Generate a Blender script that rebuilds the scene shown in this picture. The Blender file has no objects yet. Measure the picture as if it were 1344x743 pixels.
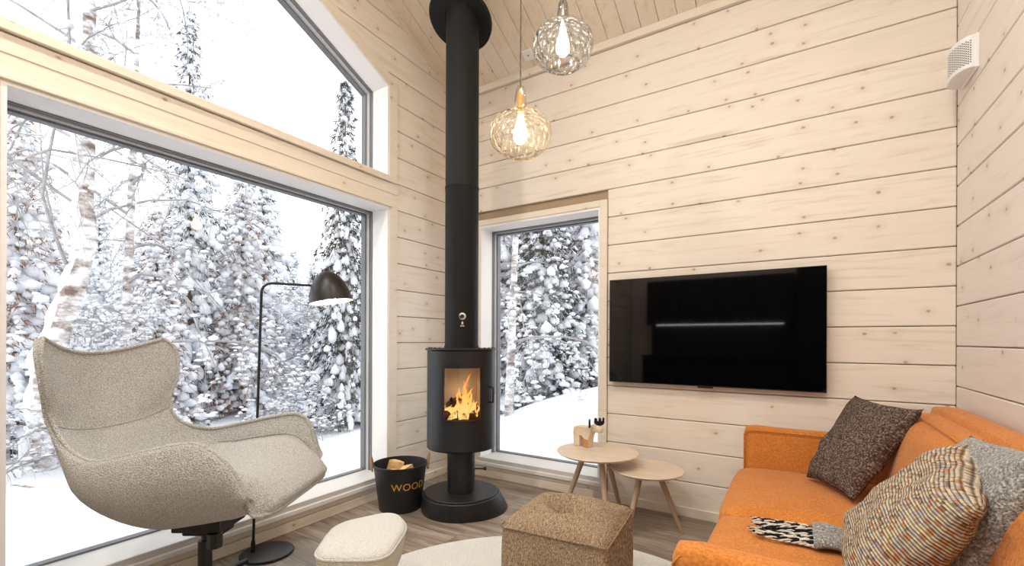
import bpy, bmesh, math, random
import numpy as np
from mathutils import Vector, Matrix, Euler, noise as mnoise
PI = math.pi
SC = bpy.context.scene
COL = SC.collection
# ------------------------------------------------------------------ camera
EYE = 1.142
cam = bpy.data.cameras.new('camera'); camo = bpy.data.objects.new('camera', cam); COL.objects.link(camo)
cam.sensor_width = 36.0; cam.lens = 593.5/1344*36.0; cam.shift_y = (446.7-371.5)/1344; cam.clip_start = .02; cam.clip_end = 400
camo.location = (0, 0, EYE)
camo.rotation_euler = (Matrix.Rotation(math.radians(32.08), 4, 'Z') @ Matrix.Rotation(PI/2, 4, 'X') @ Matrix.Rotation(math.radians(.2), 4, 'Z')).to_euler()
SC.camera = camo
# ------------------------------------------------------------------ sky and exposure
SC.view_settings.view_transform = 'Standard'; SC.view_settings.look = 'None'
SC.view_settings.gamma = 1.0; SC.view_settings.exposure = 0.0; SC.view_settings.use_curve_mapping = False
w = bpy.data.worlds.new('overcast_sky'); SC.world = w; w.use_nodes = True
nt = w.node_tree; bg = nt.nodes['Background']
bg.inputs[0].default_value = (.97, .98, 1.0, 1); bg.inputs[1].default_value = 2.45
def lamp(name, kind, loc, energy, color, size=.1, rot=(0, 0, 0), parent=None, **kw):
    l = bpy.data.lights.new(name, kind); l.energy = energy; l.color = color
    if kind == 'AREA': l.shape = kw.get('shape', 'DISK'); l.size = size; l.size_y = kw.get('size_y', size)
    elif kind == 'SUN': l.angle = size
    else: l.shadow_soft_size = size
    if kind == 'SPOT': l.spot_size = kw.get('cone', 2.2); l.spot_blend = .8
    o = bpy.data.objects.new(name, l); COL.objects.link(o); o.location = loc; o.rotation_euler = rot
    if parent: o.parent = parent
    return o
WARM = (1.0, .80, .58); SOFTW = (1.0, .935, .85)
# four unseen ceiling lamps added to brighten the room (their housings are built further down); x, y, z
FILL_LAMPS = [(-1.75, -.9, 3.80), (-.25, -.9, 3.80), (-.1, .95, 3.90), (-1.7, .3, 4.05)]
for p in FILL_LAMPS:
    lamp('ceiling_fill_light', 'AREA', (p[0], p[1], p[2]-.14), 32, SOFTW, .16)
def portal(loc, rot, sx, sy):
    l = bpy.data.lights.new('window_portal', 'AREA'); l.shape = 'RECTANGLE'; l.size = sx; l.size_y = sy; l.cycles.is_portal = True
    o = bpy.data.objects.new('window_portal', l); COL.objects.link(o); o.location = loc; o.rotation_euler = rot
portal((-2.83, 1.38, 1.12), (0, -PI/2, 0), 1.98, 1.92)
portal((-2.83, .45, 3.05), (0, -PI/2, 0), 1.7, 3.8)
portal((-1.72, 3.38, 1.12), (-PI/2, 0, 0), 1.1, 1.98)

# ------------------------------------------------------------------ materials
def srgb(r, g, b):
    f = lambda c: (c/255/12.92 if c/255 <= .04045 else ((c/255+.055)/1.055)**2.4)
    return (f(r), f(g), f(b), 1)
class M:
    """small node helper"""
    def __init__(s, name, rough=.5, spec=.5, metal=0, col=(.8, .8, .8, 1)):
        s.m = bpy.data.materials.new(name); s.m.use_nodes = True; s.t = s.m.node_tree; s.n = s.t.nodes
        s.b = s.n['Principled BSDF']; s.b.inputs['Roughness'].default_value = rough
        s.b.inputs['Specular IOR Level'].default_value = spec; s.b.inputs['Metallic'].default_value = metal
        s.b.inputs['Base Color'].default_value = col
    def node(s, t, **kw):
        n = s.n.new(t)
        for k, v in kw.items():
            if k.startswith('i_'):
                key = k[2:].replace('_', ' ')
                n.inputs[int(key) if key.isdigit() else key].default_value = v
            else: setattr(n, k, v)
        return n
    def link(s, a, b): s.t.links.new(a, b)
    def coords(s, scale=(1, 1, 1), rnd=0, kind='Object', rot=(0, 0, 0)):
        tc = s.node('ShaderNodeTexCoord'); mp = s.node('ShaderNodeMapping')
        mp.inputs['Scale'].default_value = scale; mp.inputs['Rotation'].default_value = rot
        src = tc.outputs[kind]
        if rnd:
            oi = s.node('ShaderNodeObjectInfo'); mul = s.node('ShaderNodeVectorMath', operation='MULTIPLY_ADD')
            cb = s.node('ShaderNodeCombineXYZ')
            for i in range(3): s.link(oi.outputs['Random'], cb.inputs[i])
            s.link(cb.outputs[0], mul.inputs[0]); mul.inputs[1].default_value = (rnd*7.3, rnd*13.1, rnd*3.7); s.link(src, mul.inputs[2]); src = mul.outputs[0]
        s.link(src, mp.inputs['Vector']); return mp.outputs[0]
    def noise(s, vec, scale, detail=3, rough=.5, dist=0):
        n = s.node('ShaderNodeTexNoise', i_Scale=scale, i_Detail=detail, i_Roughness=rough, i_Distortion=dist)
        if vec is not None: s.link(vec, n.inputs['Vector'])
        return n.outputs['Fac']
    def ramp(s, fac, stops, interp='LINEAR'):
        r = s.node('ShaderNodeValToRGB'); r.color_ramp.interpolation = interp
        e = r.color_ramp.elements
        while len(e) < len(stops): e.new(.5)
        for i, (p, c) in enumerate(stops): e[i].position = p; e[i].color = c if len(c) == 4 else (*c, 1)
        s.link(fac, r.inputs[0]); return r.outputs[0]
    def mix(s, fac, a, b, mode='MIX'):
        n = s.node('ShaderNodeMix', data_type='RGBA', blend_type=mode)
        for sock, v in ((n.inputs[0], fac), (n.inputs[6], a), (n.inputs[7], b)):
            if hasattr(v, 'links'): s.link(v, sock)
            else: sock.default_value = v
        return n.outputs[2]
    def math(s, op, a, b=0, c=0):
        n = s.node('ShaderNodeMath', operation=op)
        for i, v in enumerate((a, b, c)):
            if hasattr(v, 'links'): s.link(v, n.inputs[i])
            else: n.inputs[i].default_value = v
        return n.outputs[0]
    def color(s, sock): s.link(sock, s.b.inputs['Base Color']); return s
    def bump(s, h, strength=.3, dist=.01):
        b = s.node('ShaderNodeBump', i_Strength=strength, i_Distance=dist); s.link(h, b.inputs['Height']); s.link(b.outputs[0], s.b.inputs['Normal']); return s
def plain(name, rgb, rough=.5, spec=.5, metal=0, var=0, bump=0, bscale=60):
    k = M(name, rough, spec, metal, srgb(*rgb))
    if var or bump:
        v = k.coords(rnd=1); n = k.noise(v, bscale, 4)
        if var:
            a = srgb(*rgb); d = tuple(x*(1-var) for x in a[:3])+(1,); u = tuple(min(1, x*(1+var*.6)) for x in a[:3])+(1,)
            k.color(k.ramp(n, [(.3, d), (.7, u)]))
        if bump: k.bump(n, bump, .002)
    return k.m
def pine(name, axis, base=(236, 227, 214), dark=(220, 207, 188), knots=.55, rough=.55, kscale=7.5):
    """whitewashed pine boards, grain along `axis`"""
    k = M(name, rough, .35)
    sc = {0: (1.2, 9, 14), 1: (9, 1.2, 14), 2: (9, 9, 1.2)}[axis]
    g = k.coords(sc, rnd=1)
    n1 = k.noise(g, 1.6, 6, .6, 1.2)
    col = k.ramp(n1, [(.30, srgb(*dark)), (.46, srgb(*base)), (.8, srgb(*[min(255, c+6) for c in base]))])
    tone = k.noise(k.coords((.3, .3, .3), rnd=5), 1.2, 1)
    col = k.mix(k.ramp(tone, [(.35, (0, 0, 0)), (.65, (1, 1, 1))]), k.mix(.35, col, srgb(225, 214, 203)), col)
    kv0 = k.coords((1, 1, 1), rnd=1); sx = k.node('ShaderNodeSeparateXYZ'); k.link(kv0, sx.inputs[0]); cb = k.node('ShaderNodeCombineXYZ')
    k.link(k.math('MULTIPLY', sx.outputs[axis], .75), cb.inputs[0]); k.link(sx.outputs[1 if name.startswith('ceiling') and axis == 0 else (0 if name.startswith('ceiling') else 2)], cb.inputs[1]); kv = cb.outputs[0]
    vo = k.node('ShaderNodeTexVoronoi', i_Scale=kscale, voronoi_dimensions='2D'); k.link(kv, vo.inputs['Vector'])
    sep = k.node('ShaderNodeSeparateColor'); k.link(vo.outputs['Color'], sep.inputs[0])
    nn = k.noise(kv, 40, 2)
    dist = k.math('ADD', vo.outputs['Distance'], k.math('MULTIPLY', nn, .07))
    spot = k.ramp(dist, [(.050, (1, 1, 1)), (.11, (0, 0, 0))])
    halo = k.ramp(dist, [(.08, (1, 1, 1)), (.32, (0, 0, 0))])
    sel = k.ramp(sep.outputs[0], [(knots, (0, 0, 0)), (knots+.03, (1, 1, 1))])
    col = k.mix(k.math('MULTIPLY', k.math('MULTIPLY', halo, sel), .28), col, srgb(206, 184, 158))
    col = k.mix(k.math('MULTIPLY', k.math('MULTIPLY', spot, sel), .70), col, srgb(140, 112, 86))
    k.color(col); k.bump(n1, .12, .004); return k.m
def fabric(name, c1, c2, scale=220, bump=.6, dist=.004, big=0, sheen=.3, c3=None):
    k = M(name, .95, .15)
    v = k.coords(); n = k.noise(v, scale, 3, .6); vo = k.node('ShaderNodeTexVoronoi', i_Scale=scale*.9); k.link(v, vo.inputs['Vector'])
    col = k.ramp(n, [(.35, srgb(*c1)), (.62, srgb(*c2))])
    if c3:
        col = k.mix(k.ramp(k.noise(v, scale*.8, 1), [(.55, (0, 0, 0)), (.68, (1, 1, 1))]), col, srgb(*c3))
    if big:
        col = k.mix(k.math('MULTIPLY', k.ramp(k.noise(v, 9, 3), [(.35, (0, 0, 0)), (.7, (1, 1, 1))]), big), col, srgb(*c1))
    k.color(col); k.bump(k.math('ADD', n, vo.outputs['Distance']), bump, dist)
    k.b.inputs['Sheen Weight'].default_value = sheen; k.b.inputs['Sheen Roughness'].default_value = .5
    return k.m
def knit(name, cols, rows=120., warp=90., bump=.7, rough=.9):
    """knitted or tweed cloth in UV space: cols = ramp stops along each row"""
    k = M(name, rough, .15); uv = k.node('ShaderNodeUVMap')
    sp = k.node('ShaderNodeSeparateXYZ'); k.link(uv.outputs[0], sp.inputs[0])
    wob = k.math('MULTIPLY', k.noise(uv.outputs[0], 6, 2), .012)
    u = k.math('ADD', sp.outputs[0], wob); v = k.math('ADD', sp.outputs[1], wob)
    ru = k.math('MULTIPLY', u, rows); rv = k.math('MULTIPLY', v, warp)
    fu = k.math('SINE', k.math('MULTIPLY', ru, 2*PI)); fv = k.math('SINE', k.math('MULTIPLY', rv, 2*PI))
    cell = k.node('ShaderNodeCombineXYZ'); k.link(k.math('FLOOR', ru), cell.inputs[0]); k.link(k.math('FLOOR', k.math('MULTIPLY', rv, 1.0)), cell.inputs[1])
    wn = k.node('ShaderNodeTexWhiteNoise', noise_dimensions='2D'); k.link(cell.outputs[0], wn.inputs['Vector'])
    col = k.ramp(wn.outputs['Value'], cols, 'CONSTANT')
    shade = k.ramp(k.math('MULTIPLY_ADD', fu, .35, .5), [(.14, (.30, .26, .23)), (.55, (1, 1, 1))])
    col = k.mix(1.0, col, shade, 'MULTIPLY')
    k.color(col); k.bump(k.math('ADD', fu, k.math('MULTIPLY', fv, .6)), bump, .002); return k.m

LOG_X = pine('whitewashed_log_x', 0); LOG_Y = pine('whitewashed_log_y', 1)
LOG_RIGHT = pine('whitewashed_log_right', 1, base=(233, 223, 214), dark=(224, 213, 203))
CEIL = pine('ceiling_board', 1, base=(232, 219, 201), dark=(218, 201, 178), knots=.86)
TRIMW = pine('trim_pine', 1, base=(234, 224, 207), dark=(226, 212, 190), knots=.82)
TRIMX = pine('trim_pine_x', 0, base=(234, 224, 207), dark=(226, 212, 190), knots=.82)
GROOVE = plain('groove_wood', (172, 150, 124), .8)
WHITE = plain('white_paint', (238, 237, 236), .4)
GREYSILL = plain('pale_grey_sill', (214, 212, 208), .45)
FRAME_D = plain('dark_grey_frame', (112, 114, 119), .4)
FRAME_L = plain('light_grey_frame', (184, 186, 190), .4)
BLACK = plain('matt_black_steel', (34, 35, 37), .42, .4, 0, var=.12, bump=.03, bscale=300)
BLACKP = plain('black_plastic', (22, 22, 24), .35)
PIPE = plain('black_flue_paint', (24, 25, 26), .62, .25)
CHROME = plain('brushed_metal', (205, 205, 205), .25, .5, 1)
BLACKGL = plain('screen_glass', (2, 2, 3), .04, .45)
BRASS = plain('gold_stencil', (214, 160, 84), .45, .5, .3)
ORANGE = fabric('orange_velvet', (186, 110, 46), (214, 140, 68), 130, .15, .002, big=.4, sheen=.15)
BOUCLE = fabric('grey_beige_boucle', (158, 156, 151), (223, 222, 218), 230, 1.0, .006)
STOOLF = fabric('pale_boucle', (200, 199, 194), (228, 227, 222), 260, .7, .004)
STOOLS = fabric('stool_side_boucle', (190, 181, 156), (216, 208, 186), 260, .9, .004)
WOOLG = fabric('grey_wool', (92, 90, 88), (160, 158, 154), 190, .7, .003, c3=(190, 188, 184))
RUG = fabric('pale_rug', (208, 205, 198), (232, 230, 224), 160, .8, .006)
def tweed():
    k = M('brown_tweed', .95, .15); v = k.coords()
    a = k.node('ShaderNodeTexWave', i_Scale=42., i_Distortion=3., i_Detail=2.); a.bands_direction = 'X'; k.link(v, a.inputs[0])
    n = k.noise(v, 420, 2, .7); n2 = k.noise(k.coords((1, .18, .25)), 330, 2, .7)
    s = k.math('ADD', k.math('MULTIPLY', n, .62), k.math('MULTIPLY', n2, .46))
    k.color(k.ramp(s, [(.36, srgb(74, 60, 50)), (.49, srgb(128, 108, 90)), (.60, srgb(186, 162, 132)), (.72, srgb(226, 206, 174))]))
    k.bump(s, .9, .006); return k.m
TWEED = tweed()
KNITD = knit('dark_brown_knit', [(0, srgb(84, 70, 64)), (.3, srgb(116, 98, 90)), (.55, srgb(146, 130, 122)), (.8, srgb(176, 160, 148)), (.93, srgb(118, 92, 70))], 104, 84)
KNITL = knit('light_striped_knit', [(0, srgb(204, 192, 166)), (.26, srgb(184, 138, 102)), (.38, srgb(182, 176, 168)), (.60, srgb(210, 198, 168)), (.76, srgb(138, 118, 102)), (.84, srgb(164, 156, 156)), (.93, srgb(190, 150, 112))], 50, 62)
def tabletop_mat():
    k = M('washed_oak', .45, .4); g = k.coords((2, 30, 2), rnd=1); n = k.noise(g, 2, 5, .6, .8)
    k.color(k.ramp(n, [(.3, srgb(204, 184, 162)), (.7, srgb(224, 207, 187))])); k.bump(n, .06, .002); return k.m
OAK = tabletop_mat()
OAKLEG = plain('washed_oak_leg', (178, 152, 130), .5, var=.12, bscale=14)
def floor_mat():
    k = M('grey_brown_floor_plank', .42, .45)
    g = k.coords((1.1, 12, 1), rnd=3); n = k.noise(g, 1.8, 7, .62, 1.4); n2 = k.noise(k.coords((.9, 3.5, 1), rnd=3), 1.7, 3)
    oi = k.node('ShaderNodeObjectInfo')
    col = k.ramp(n, [(.28, srgb(92, 78, 66)), (.45, srgb(142, 127, 112)), (.62, srgb(170, 157, 142)), (.8, srgb(188, 177, 164))])
    col = k.mix(k.math('MULTIPLY', k.ramp(n2, [(.42, (1, 1, 1)), (.56, (0, 0, 0))]), .55), col, srgb(104, 88, 74))
    col = k.mix(k.math('MULTIPLY', oi.outputs['Random'], .3), col, srgb(112, 100, 90))
    k.color(col); k.bump(n, .15, .002); return k.m
FLOORM = floor_mat()
SNOW = M('snow', .85, .2); _v = SNOW.coords(); _n = SNOW.noise(_v, 3.0, 5)
SNOW.color(SNOW.ramp(_n, [(.3, srgb(228, 233, 241)), (.7, srgb(246, 248, 252))])); SNOW.bump(_n, .3, .08); SNOW = SNOW.m
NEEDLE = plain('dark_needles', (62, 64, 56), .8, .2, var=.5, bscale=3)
NEEDLE_HAZE = plain('hazy_needles', (158, 158, 160), .85, .2, var=.3, bscale=3)  # distance haze on the far spruces, painted into a pale needle colour
NEEDLEB = plain('brown_needles', (138, 102, 74), .8, .2, var=.5, bscale=3)
BARK = plain('dark_bark', (84, 72, 64), .9, .2, var=.4, bscale=12)
def birch():
    k = M('snowy_birch_bark', .85, .2); v = k.coords((1, 1, 2.4)); n = k.noise(v, 3.4, 6, .7)
    side = k.node('ShaderNodeTexCoord'); 
    k.color(k.ramp(n, [(.37, srgb(112, 96, 88)), (.47, srgb(186, 180, 178)), (.56, srgb(240, 243, 248))])); k.bump(n, .5, .03); return k.m
BIRCH = birch()
TWIG = plain('frosted_twig', (176, 174, 176), .85, .2, var=.4, bscale=9)
TWIGD = plain('bare_dark_twig', (128, 118, 112), .85, .2, var=.4, bscale=9)
def emis(name, col, s):
    m = bpy.data.materials.new(name); m.use_nodes = True; t = m.node_tree; t.nodes.clear()
    e = t.nodes.new('ShaderNodeEmission'); e.inputs[0].default_value = (*col, 1); e.inputs[1].default_value = s
    o = t.nodes.new('ShaderNodeOutputMaterial'); t.links.new(e.outputs[0], o.inputs[0]); return m
BULB = emis('glowing_bulb', (1, .87, .66), 22); BULBW = emis('lamp_disc', (1, .86, .66), 9); LED = emis('led_strip', (.95, .97, 1), 14)
SHADEIN = plain('white_enamel', (245, 240, 230), .5)
def thin_glass(name, tint, rough=.0, bumps=0, fac_lo=.04, density=.0, edge=(.5, .5, .5)):
    """thin walled pane or globe: clear (tinted) transmission plus a fresnel reflection"""
    m = bpy.data.materials.new(name); m.use_nodes = True; t = m.node_tree; t.nodes.clear(); N = t.nodes.new
    tr = N('ShaderNodeBsdfTransparent'); tr.inputs[0].default_value = (*tint, 1)
    gl = N('ShaderNodeBsdfGlossy'); gl.inputs['Roughness'].default_value = rough
    fr = N('ShaderNodeLayerWeight'); fr.inputs[0].default_value = .5
    pw = N('ShaderNodeMath'); pw.operation = 'POWER'; t.links.new(fr.outputs['Facing'], pw.inputs[0]); pw.inputs[1].default_value = 4.5
    sc = N('ShaderNodeMath'); sc.operation = 'MULTIPLY_ADD'; t.links.new(pw.outputs[0], sc.inputs[0]); sc.inputs[1].default_value = .9; sc.inputs[2].default_value = fac_lo
    mx = N('ShaderNodeMixShader'); out = N('ShaderNodeOutputMaterial')
    fac = sc.outputs[0]
    if bumps:
        tc = N('ShaderNodeTexCoord'); vo = N('ShaderNodeTexVoronoi'); vo.inputs['Scale'].default_value = 34; mp = N('ShaderNodeMapping'); mp.inputs['Scale'].default_value = (1, 1, .45); t.links.new(tc.outputs['Object'], mp.inputs[0]); t.links.new(mp.outputs[0], vo.inputs['Vector'])
        b = N('ShaderNodeBump'); b.inputs['Strength'].default_value = bumps; b.inputs['Distance'].default_value = .02
        t.links.new(vo.outputs['Distance'], b.inputs['Height'])
        for nn in (gl, fr): t.links.new(b.outputs[0], nn.inputs['Normal'])
        ma = N('ShaderNodeMath'); ma.operation = 'MULTIPLY_ADD'; ma.inputs[1].default_value = 1.0; ma.inputs[2].default_value = density; ma.use_clamp = True
        t.links.new(fac, ma.inputs[0]); fac = ma.outputs[0]
    src = tr.outputs[0]
    if bumps:
        pa = N('ShaderNodeMath'); pa.operation = 'POWER'; t.links.new(fr.outputs['Facing'], pa.inputs[0]); pa.inputs[1].default_value = 1.6
        mc = N('ShaderNodeMix'); mc.data_type = 'RGBA'; mc.inputs[6].default_value = (*tint, 1); mc.inputs[7].default_value = (*edge, 1)
        t.links.new(pa.outputs[0], mc.inputs[0]); t.links.new(mc.outputs[2], tr.inputs[0])
    if bumps:                                   # the ribbed glass scatters some of the bulb's light
        tl = N('ShaderNodeBsdfTranslucent'); tl.inputs[0].default_value = (*tint, 1); m2 = N('ShaderNodeMixShader'); m2.inputs[0].default_value = .07
        t.links.new(b.outputs[0], tl.inputs['Normal']); t.links.new(src, m2.inputs[1]); t.links.new(tl.outputs[0], m2.inputs[2]); src = m2.outputs[0]
    t.links.new(fac, mx.inputs[0]); t.links.new(src, mx.inputs[1]); t.links.new(gl.outputs[0], mx.inputs[2]); t.links.new(mx.outputs[0], out.inputs[0])
    return m
PANE = thin_glass('window_glass', (.985, .99, .99))
SMOKE = thin_glass('smoke_glass', (.84, .83, .81), .03, 1.0, density=.04, edge=(.22, .21, .19)); AMBER = thin_glass('amber_glass', (.98, .95, .86), .03, 1.0, density=.03, edge=(.80, .58, .28))
FIREGL = thin_glass('stove_glass', (.9, .88, .86))
LOGEND = plain('cut_firewood', (232, 196, 138), .7, .2, var=.25, bscale=22)
LOGBARK = plain('firewood_bark', (128, 92, 62), .9, .2, var=.4, bscale=30)
LEATHER = plain('tan_leather', (150, 112, 80), .6)
FIREBRICK = plain('pale_firebrick', (186, 176, 158), .8, .2, var=.2, bscale=8)
CHAR = plain('charred_log', (70, 44, 30), .9, .2, var=.5, bscale=20)
MOOSEW = plain('pale_birch_ply', (226, 206, 178), .5, var=.12, bscale=18); MOOSES = plain('honey_cut_edge', (188, 138, 84), .55)
def flame_mat():
    m = bpy.data.materials.new('flame'); m.use_nodes = True; t = m.node_tree; t.nodes.clear(); N = t.nodes.new
    tc = N('ShaderNodeTexCoord'); sp = N('ShaderNodeSeparateXYZ'); t.links.new(tc.outputs['Generated'], sp.inputs[0])
    r = N('ShaderNodeValToRGB'); e = r.color_ramp.elements; e[0].position = 0; e[0].color = (1, .62, .22, 1); e[1].position = 1; e[1].color = (1, .24, .03, 1)
    x = e.new(.45); x.color = (1, .45, .10, 1)
    t.links.new(sp.outputs[2], r.inputs[0])
    em = N('ShaderNodeEmission'); em.inputs[1].default_value = 1.9; t.links.new(r.outputs[0], em.inputs[0])
    tr = N('ShaderNodeBsdfTransparent'); mx = N('ShaderNodeMixShader'); no = N('ShaderNodeTexNoise'); no.inputs['Scale'].default_value = 22
    t.links.new(tc.outputs['Object'], no.inputs['Vector'])
    r2 = N('ShaderNodeValToRGB'); r2.color_ramp.elements[0].position = .34; r2.color_ramp.elements[1].position = .6; t.links.new(no.outputs[0], r2.inputs[0])
    t.links.new(r2.outputs[0], mx.inputs[0]); t.links.new(tr.outputs[0], mx.inputs[1]); t.links.new(em.outputs[0], mx.inputs[2])
    o = N('ShaderNodeOutputMaterial'); t.links.new(mx.outputs[0], o.inputs[0]); return m
FLAME = flame_mat()

# ------------------------------------------------------------------ object helpers
def tag(o, label=None, cat=None, group=None, kind=None):
    for k, v in (('label', label), ('category', cat), ('group', group), ('kind', kind)):
        if v: o[k] = v
    return o
def empty(name, loc=(0, 0, 0), rz=0, label=None, cat=None, group=None, kind=None):
    o = bpy.data.objects.new(name, None); COL.objects.link(o); o.location = loc; o.rotation_euler = (0, 0, rz); o.empty_display_size = .1
    return tag(o, label, cat, group, kind)
def link(name, me, mat, parent=None):
    o = bpy.data.objects.new(name, me); COL.objects.link(o)
    if mat:
        for m in (mat if isinstance(mat, (list, tuple)) else [mat]): me.materials.append(m)
    if parent: o.parent = parent
    return o
def mk(name, vs, fs, mat, parent=None, smooth=False, mod=None):
    me = bpy.data.meshes.new(name); me.from_pydata([tuple(v) for v in vs], [], fs); me.update()
    if smooth: me.polygons.foreach_set('use_smooth', [True]*len(me.polygons))
    o = link(name, me, mat, parent)
    return o
def fromb(name, bm, mat, parent=None, smooth=False, auto=None):
    me = bpy.data.meshes.new(name)
    bmesh.ops.recalc_face_normals(bm, faces=bm.faces[:])
    bm.to_mesh(me); bm.free()
    if smooth or auto: me.polygons.foreach_set('use_smooth', [True]*len(me.polygons))
    if auto: me.set_sharp_from_angle(angle=math.radians(auto))
    return link(name, me, mat, parent)
def bbox(bm, x0, x1, y0, y1, z0, z1, mtx=None):
    vs = [bm.verts.new(Vector(p) if mtx is None else mtx @ Vector(p)) for p in ((x0, y0, z0), (x1, y0, z0), (x1, y1, z0), (x0, y1, z0), (x0, y0, z1), (x1, y0, z1), (x1, y1, z1), (x0, y1, z1))]
    for f in ((0, 3, 2, 1), (4, 5, 6, 7), (0, 1, 5, 4), (1, 2, 6, 5), (2, 3, 7, 6), (3, 0, 4, 7)): bm.faces.new([vs[i] for i in f])
def box(name, x0, x1, y0, y1, z0, z1, mat, parent=None, bev=0, seg=1):
    bm = bmesh.new(); bbox(bm, x0, x1, y0, y1, z0, z1)
    if bev: bmesh.ops.bevel(bm, geom=bm.edges[:], offset=bev, segments=seg, profile=.5, affect='EDGES')
    return fromb(name, bm, mat, parent, auto=35 if bev and seg > 1 else None)
def prism(name, pts, mat, parent, axis, a, b, bev=0):
    """polygon pts in the plane across `axis`, extruded from a to b"""
    bm = bmesh.new()
    def P(p, t): return {0: (t, p[0], p[1]), 1: (p[0], t, p[1]), 2: (p[0], p[1], t)}[axis]
    A = [bm.verts.new(P(p, a)) for p in pts]; B = [bm.verts.new(P(p, b)) for p in pts]
    bm.faces.new(A); bm.faces.new(B[::-1]); n = len(pts)
    for i in range(n): bm.faces.new((A[i], B[i], B[(i+1) % n], A[(i+1) % n]))
    if bev:
        bmesh.ops.recalc_face_normals(bm, faces=bm.faces[:])
        bmesh.ops.bevel(bm, geom=bm.edges[:], offset=bev, segments=1, profile=.5, affect='EDGES')
    return fromb(name, bm, mat, parent)
def lathe(name, prof, mat, parent=None, seg=48, cx=0, cy=0, smooth=True, mtx=None, auto=40, sx=1, sy=1, ripple=0):
    vs, fs = [], []
    for (r, z) in prof:
        for i in range(seg):
            a = 2*PI*i/seg; rr = r*(1+ripple*math.cos(a*16)) if ripple else r
            p = Vector((cx+rr*sx*math.cos(a), cy+rr*sy*math.sin(a), z)); vs.append(mtx @ p if mtx else p)
    for j in range(len(prof)-1):
        for i in range(seg):
            k = (i+1) % seg; fs.append((j*seg+i, j*seg+k, (j+1)*seg+k, (j+1)*seg+i))
    me = bpy.data.meshes.new(name); me.from_pydata([tuple(v) for v in vs], [], fs)
    bm = bmesh.new(); bm.from_mesh(me); bmesh.ops.remove_doubles(bm, verts=bm.verts[:], dist=1e-5); bpy.data.meshes.remove(me)
    return fromb(name, bm, mat, parent, smooth, auto)
def disc_prof(r, z0, z1, b=.004):
    return [(0, z0), (r-b, z0), (r, z0+b), (r, z1-b), (r-b, z1), (0, z1)]
def tube(name, pts, rad, mat, parent=None, seg=8, cap=True, add=None):
    pts = [Vector(p) for p in pts]; n = len(pts)
    rads = rad if isinstance(rad, (list, tuple)) else [rad]*n
    vs, fs = [], []
    up = Vector((0, 0, 1)); prev = None
    for i, p in enumerate(pts):
        d = (pts[min(i+1, n-1)]-pts[max(i-1, 0)]).normalized()
        if prev is None:
            a = up if abs(d.z) < .9 else Vector((1, 0, 0)); u = d.cross(a).normalized()
        else: u = (prev-d*prev.dot(d)).normalized()
        prev = u; v = d.cross(u)
        for k in range(seg):
            t = 2*PI*k/seg; vs.append(p+(u*math.cos(t)+v*math.sin(t))*rads[i])
    for i in range(n-1):
        for k in range(seg): fs.append((i*seg+k, i*seg+(k+1) % seg, (i+1)*seg+(k+1) % seg, (i+1)*seg+k))
    if cap: fs.append(tuple(range(seg))[::-1]); fs.append(tuple((n-1)*seg+k for k in range(seg)))
    if add is not None:
        o = len(add[0]); add[0].extend(vs); add[1].extend([tuple(q+o for q in f) for f in fs]); return
    o = mk(name, vs, fs, mat, parent, True)
    o.data.set_sharp_from_angle(angle=math.radians(60)); return o
def catmull(pts, n):
    P = [np.array(p, float) for p in pts]; out = []
    for i in range(len(P)-1):
        p0, p1, p2, p3 = P[max(i-1, 0)], P[i], P[i+1], P[min(i+2, len(P)-1)]
        for k in range(n):
            t = k/n; out.append(.5*((2*p1)+(-p0+p2)*t+(2*p0-5*p1+4*p2-p3)*t*t+(-p0+3*p1-3*p2+p3)*t**3))
    out.append(P[-1]); return out
def roundbox(name, x0, x1, y0, y1, z0, z1, r, mat, parent=None, n=10, fn=None, uv=False):
    """soft box: subdivided cube pushed to a rounded box; fn(p, q) may displace (q in -1..1)"""
    bm = bmesh.new(); bmesh.ops.create_cube(bm, size=2.0)
    bmesh.ops.subdivide_edges(bm, edges=bm.edges[:], cuts=n, use_grid_fill=True)
    c = Vector(((x0+x1)/2, (y0+y1)/2, (z0+z1)/2)); h = Vector(((x1-x0)/2, (y1-y0)/2, (z1-z0)/2))
    for v in bm.verts:
        q = v.co.copy(); q = Vector([math.copysign(abs(t)**.8, t) for t in q])
        p = Vector([q[i]*h[i] for i in range(3)]); core = Vector([max(-h[i]+r, min(h[i]-r, p[i])) for i in range(3)])
        d = p-core
        if d.length > 1e-9: p = core+d.normalized()*min(r, max(abs(d.x), abs(d.y), abs(d.z)) if True else r)
        if fn: p = fn(p, q)
        v.co = p+c
    return fromb(name, bm, mat, parent, True)
def nz(p, s, seed=0): return mnoise.noise(Vector((p[0]*s+seed, p[1]*s+seed*1.7, p[2]*s-seed)))
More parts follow.
